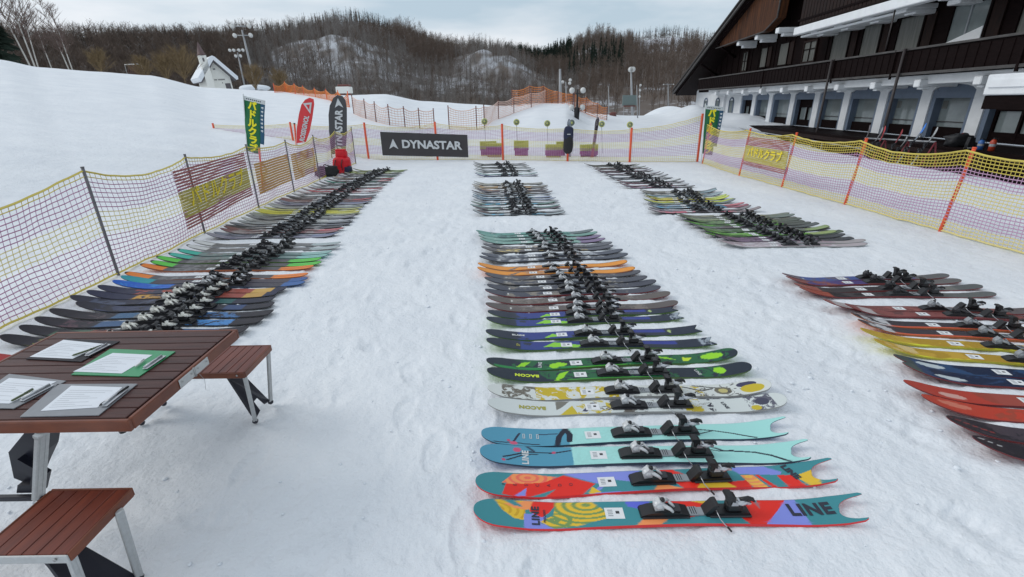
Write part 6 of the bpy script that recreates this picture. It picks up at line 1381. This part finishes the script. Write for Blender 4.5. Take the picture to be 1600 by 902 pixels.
# clipboards, each with its sheet and pen
m_sheet = mat('printed_sheet', (.74, .77, .82), .6, noise_amt=.03)
def clip(label, q, board, paper, pen, bcol, ang_lines, z=TZ+.0015, extra=None):
    Q = [at(*p_, z+.004) for p_ in q]; Pp = [at(*p_, z+.007) for p_ in paper]; c_ = sum(Q, Vector())/4; o = empty('clipboard', (c_.x, c_.y, z)); tag(o, label, 'clipboard', 'clipboards on the picnic table')
    def plate(P_, z0, z1, m, nm, inset=0):
        w_ = MB(); n_ = len(P_); V = [Vector((p_.x, p_.y, zz))-o.location for zz in (z0, z1) for p_ in P_]; w_.poly(V, [tuple(range(n_)), tuple(range(2*n_-1, n_-1, -1))]+[(i, i+n_, (i+1) % n_+n_, (i+1) % n_) for i in range(n_)], m); return link(nm, recalc(w_.mesh(nm)), o)
    plate(Q, z, z+.0035, bcol, 'board'); sh = plate(Pp, z+.0042, z+.0050, m_sheet, 'sheet')
    w_ = MB(); a_, b_, c2, d_ = Pp      # bl, br, tr, tl
    for k in range(9):
        f_ = .12+.085*k; l0 = a_.lerp(d_, f_); r0 = b_.lerp(c2, f_); u0, u1 = .08, (.85, .5, .7, .3, .78, .6, .45, .8, .9)[k]
        p_, r_ = l0.lerp(r0, u0), l0.lerp(r0, u1); t_ = (d_-a_).normalized()*.0007
        w_.face([Vector((v.x, v.y, z+.0053))-o.location for v in (p_-t_, r_-t_, r_+t_, p_+t_)], m_grey)
    link('print_lines', w_.mesh('print_lines'), sh)
    # metal clip on the edge the pen lies along
    e0, e1 = Q[1]-o.location, Q[2]-o.location; md = (e0+e1)/2; dr = (e1-e0).normalized(); inn = Vector((-dr.y, dr.x, 0)); w_ = MB(); rr = Matrix((dr, inn, Vector((0, 0, 1)))).transposed()
    w_.box(md+inn*.014+Vector((0, 0, .004)), (.11, .022, .004), m_silver, rr, bev=.001); w_.tube([md+inn*.020-dr*.05+Vector((0, 0, .009)), md+inn*.020+dr*.05+Vector((0, 0, .009))], .0045, m_silver, 8); w_.build('clip', o)
    if pen:
        p0, p1, pm = pen; A_, B_ = at(*p0, z+.011)-o.location, at(*p1, z+.011)-o.location
        w_ = MB(); w_.tube([A_, A_.lerp(B_, .06), A_.lerp(B_, .95), B_], [.001, .0042, .0042, .003], pm, 8); w_.tube([A_.lerp(B_, .6)+Vector((0, 0, .005)), B_+Vector((0, 0, .005))], .0012, m_silver, 4); pe = w_.build('pen', None); pe.location = o.location.copy(); tag(pe, {'a': 'dark pen lying across the sheet of the black clipboard', 'b': 'small white pen on the green clipboard', 'c': 'green pen on the left grey clipboard', 'd': 'black clip pen on the right-hand grey clipboard nearest the table edge'}[extra], 'pen', 'pens on the clipboards')
    return o
m_pgreen = mat('pen_olive', (.10, .13, .06), .3); m_cgreen = mat('green_clipboard', alb((66, 152, 104), .95), .4, noise_amt=.06); m_cgrey = mat('grey_clear_clipboard', (.27, .28, .30), .45, spec=.3, noise_amt=.08); m_cblk = mat('black_clipboard', (.022, .02, .026), .5, spec=.25)
clip('black clipboard at the far left of the table with a white sheet', [(40, 560.5), (126.5, 565), (187, 533), (104, 529)], None, [(46, 557), (113, 560), (163, 537), (99, 530.5)], ((112, 556), (160, 540), m_pgreen), m_cblk, 0, extra='a')
clip('green clipboard at the right of the table top', [(111, 585), (217, 588), (274, 549), (172, 545)], None, [(114, 580), (190, 583), (238, 554), (176, 551)], ((211, 573), (226, 562), m_white), m_cgreen, 0, extra='b')
clip('grey clipboard cut by the left edge of the photo', [(-60, 636), (21, 638), (103, 595), (14, 584)], None, [(-45, 628), (14, 630), (88, 595.5), (14, 590)], ((17, 627), (52, 608), m_pgreen), m_cgrey, 0, extra='c')
clip('grey clipboard nearest the front edge of the table', [(31, 651), (154, 648.5), (214.5, 599.5), (90, 600)], None, [(63, 641.5), (152, 636), (191, 604.5), (111, 602)], ((155, 634), (201, 604), m_black), m_cgrey, 0, extra='d')

# ------------------------------------------------------------------ upright ski behind the far net and things by the terrace
def simple_ski(label, foot, top, L, paint, group=None, up=Vector((0, -1, 0)), wd=1.0, bind='black'):
    """a ski standing or leaning: tip at top, tail at foot, topsheet facing 'up'"""
    sp = Ski(L=L, wt=.125*wd, ww=.09*wd, wl=.115*wd, rt=.06, rl=.02); o = empty('ski', (0, 0, 0)); tag(o, label, 'ski', group)
    ex = (foot-top).normalized(); ez = (up-ex*up.dot(ex)).normalized(); ey = ez.cross(ex)
    o.matrix_world = fx((foot-ex*L, ex, ey, ez), None)
    link('board', sp.mesh(50, 4, paint), o); toe, hd, pad, heel, lev, ped, arm = BIND[bind]
    tb_ = link('toe_binding', toe, o, (L*.46, 0, .016)); link('toe_wing', hd, tb_); hb_ = link('heel_binding', heel, o, (L*.62, 0, .016)); link('lever', lev, hb_); link('brake_pedal', ped, hb_)
f_ = aty(925, 240, 15.9); t_ = aty(934, 183, 15.9)
simple_ski('ski standing upright in the snow behind the far net, right of the navy bag', f_-Vector((0, 0, f_.z+.1)), t_, (t_-f_).length+f_.z+.1, layers((120, 116, 120), ('blot', (50, 44, 52), 0, .45, 8, .5, 3), ('seg', (196, 170, 70), .45, .68), ('seg', (160, 50, 60), .70, .98)), None)
f_ = aty(890, 222, 16.3); t_ = aty(889, 186, 16.3)
simple_ski('pale ski tip standing upright just above the hanging navy bag', f_-Vector((0, 0, f_.z+.1)), t_, (t_-f_).length+f_.z+.1, layers((130, 140, 150), ('blot', (170, 180, 190), 0, .6, 9, .5, 3)), None)
def facw(px, py, o):
    d = ray(px, py); p0 = FP0+FN*o; return CP+d*((p0-CP).dot(FN)/d.dot(FN))
# racks with leaning skis
m_redp = mat('red_painted_rack', (.22, .03, .04), .5)
rk = empty('ski_rack', facw(1395, 247, 3.0)); tag(rk, 'dark red metal ski rack standing on the snow before the terrace', 'rack')
RL = rk.location.copy(); w = MB()
a1, a2 = facw(1352, 216, 3.05), facw(1462, 222, 3.05)
w.tube([a1, a2], .03, m_rail, 6)
for u in (0, .33, .66, 1):
    p_ = a1.lerp(a2, u); w.tube([p_, p_+FN*.45-Vector((0, 0, 1.25))], .025, m_redp, 5); w.tube([p_, p_-FN*.35-Vector((0, 0, 1.25))], .025, m_redp, 5)
me = w.mesh('frame'); me.transform(Matrix.Translation(-RL)); link('frame', me, rk)
w = MB(); w.tube([a1+FN*.3-Vector((0, 0, .8)), a2+FN*.3-Vector((0, 0, .8))], .025, m_redp, 6); me = w.mesh('lower_bar'); me.transform(Matrix.Translation(-RL)); link('lower_bar', me, rk)
for (fxp, txp, cl, lab) in (((1344, 242), (1362, 196), (110, 104, 108), 'grey ski leaning on the rack, leftmost of all'), ((1352, 246), (1382, 200), (150, 148, 150), 'silver ski leaning on the rack beside the red one'), ((1362, 250), (1386, 198), (176, 56, 62), 'red ski leaning on the rack near its left end'), ((1383, 250), (1413, 203), (150, 50, 56), 'red ski leaning in the middle of the rack'),
                            ((1392, 250), (1420, 214), (150, 150, 152), 'silver ski leaning in the middle of the rack'), ((1406, 250), (1450, 194), (140, 150, 160), 'silver ski with a blue tip leaning on the rack'), ((1430, 250), (1468, 200), (170, 172, 174), 'pale ski leaning at the right end of the rack')):
    f_ = facw(*fxp, 3.7); t_ = facw(*txp, 3.0); blue = 'blue tip' in lab; d_ = (f_-t_); L_ = min(d_.length+.25, 1.9); f_ = t_+d_.normalized()*L_
    simple_ski(lab, f_, t_, L_, layers(cl, ('blot', tuple(int(v*.7) for v in cl), .1, .9, 8, .5, 3), *([('seg', (60, 120, 200), 0, .22)] if blue else [])), 'skis leaning on the rack by the terrace', up=FN, wd=.8)
def canister(px, pyb, pyt, m, lab, nm='canister'):
    b_ = facw(px, pyb, 1.7); b_.z = SILL-.06; t_ = facw(px, pyt, 1.7); h_ = t_.z-facw(px, pyb, 1.7).z; o = empty(nm, b_); tag(o, lab, 'canister')
    w_ = MB(); w_.tube([(0, 0, 0), (0, 0, h_*.72), (0, 0, h_*.86), (0, 0, h_*.9)], [.085, .085, .05, .03], m, 12); w_.build('body', o)
    w_ = MB(); w_.tube([(0, 0, h_*.9), (0, 0, h_)], [.03, .035], m_black, 8); w_.tube([(0, 0, h_*.96), (.07, -.03, h_*.95), (.12, -.04, h_*.6)], .012, m_black, 5); w_.build('valve', o)
    w_ = MB(); w_.tube([(0, 0, h_*.35), (0, 0, h_*.55)], [.0865, .0865], m_grey, 12, cap=False); w_.build('label_band', o)
canister(1535, 219, 201, mat('blue_canister', (.03, .12, .36), .4), 'blue canister standing on the terrace beside the right-hand window pillar')
canister(1552, 224, 203, mat('red_canister', (.42, .05, .02), .4), 'red canister standing on the terrace before the glazed entrance')
b_ = facw(1497, 219, 1.5); b_.z = SILL-.06; o = empty('bag_pile', b_); tag(o, 'dark bag left on the terrace wall under the largest arched window', 'bag')
w = MB(); lump(w, (0, 0, .2), (.38, .22, .22), m_blkbag, 3, amp=.2); w.build('main_bag', o)
w = MB(); w.tube([(-.25, -.1, .3), (-.05, -.16, .44), (.15, -.1, .34)], .02, m_redp, 5); w.build('strap', o)
b_ = facw(1520, 214, 1.6); b_.z = SILL-.06; o = empty('boot', b_); tag(o, 'black and white ski boot on the terrace wall beside the blue canister', 'ski boot')
w = MB(); w.prism([(-.12, 0), (.2, 0), (.21, .07), (.10, .13), (.06, .34), (-.10, .36), (-.13, .12)], .12, m_black); w.build('shell', o)
w = MB(); w.prism([(-.12, -.002), (.2, -.002), (.205, .025), (-.12, .03)], .13, m_white); w.build('sole', o)
# crumbs and lumps of kicked-up snow
rg = random.Random(91); w = MB()
def crumb(x, y, r):
    z = snow_z(x, y); n_ = 6; vs = []; fs = []
    for j in range(4):
        t_ = math.pi*j/3*.75
        for i in range(n_):
            a_ = 2*math.pi*i/n_+j*.4; k = r*rg.uniform(.75, 1.2); vs.append((x+k*math.sin(t_+.25)*math.cos(a_), y+k*math.sin(t_+.25)*math.sin(a_), z+r*.55*math.cos(t_)*rg.uniform(.8, 1.1)))
    for j in range(3):
        for i in range(n_): fs.append((j*n_+i, (j+1)*n_+i, (j+1)*n_+(i+1) % n_, j*n_+(i+1) % n_))
    fs.append(tuple(range(n_))); w.poly(vs, fs, m_pile, True)
for _ in range(750):
    y = .7+rg.random()**1.6*13; x = rg.uniform(-4.2, 5.6) if rg.random() < .5 else rg.gauss(rg.choice([-1.95, 1.75, -.35, 2.5]), .35)
    crumb(x, y, rg.uniform(.004, .012)*(1 if rg.random() < .9 else 1.7))
tag(w.build('snow_crumbs'), kind='stuff')
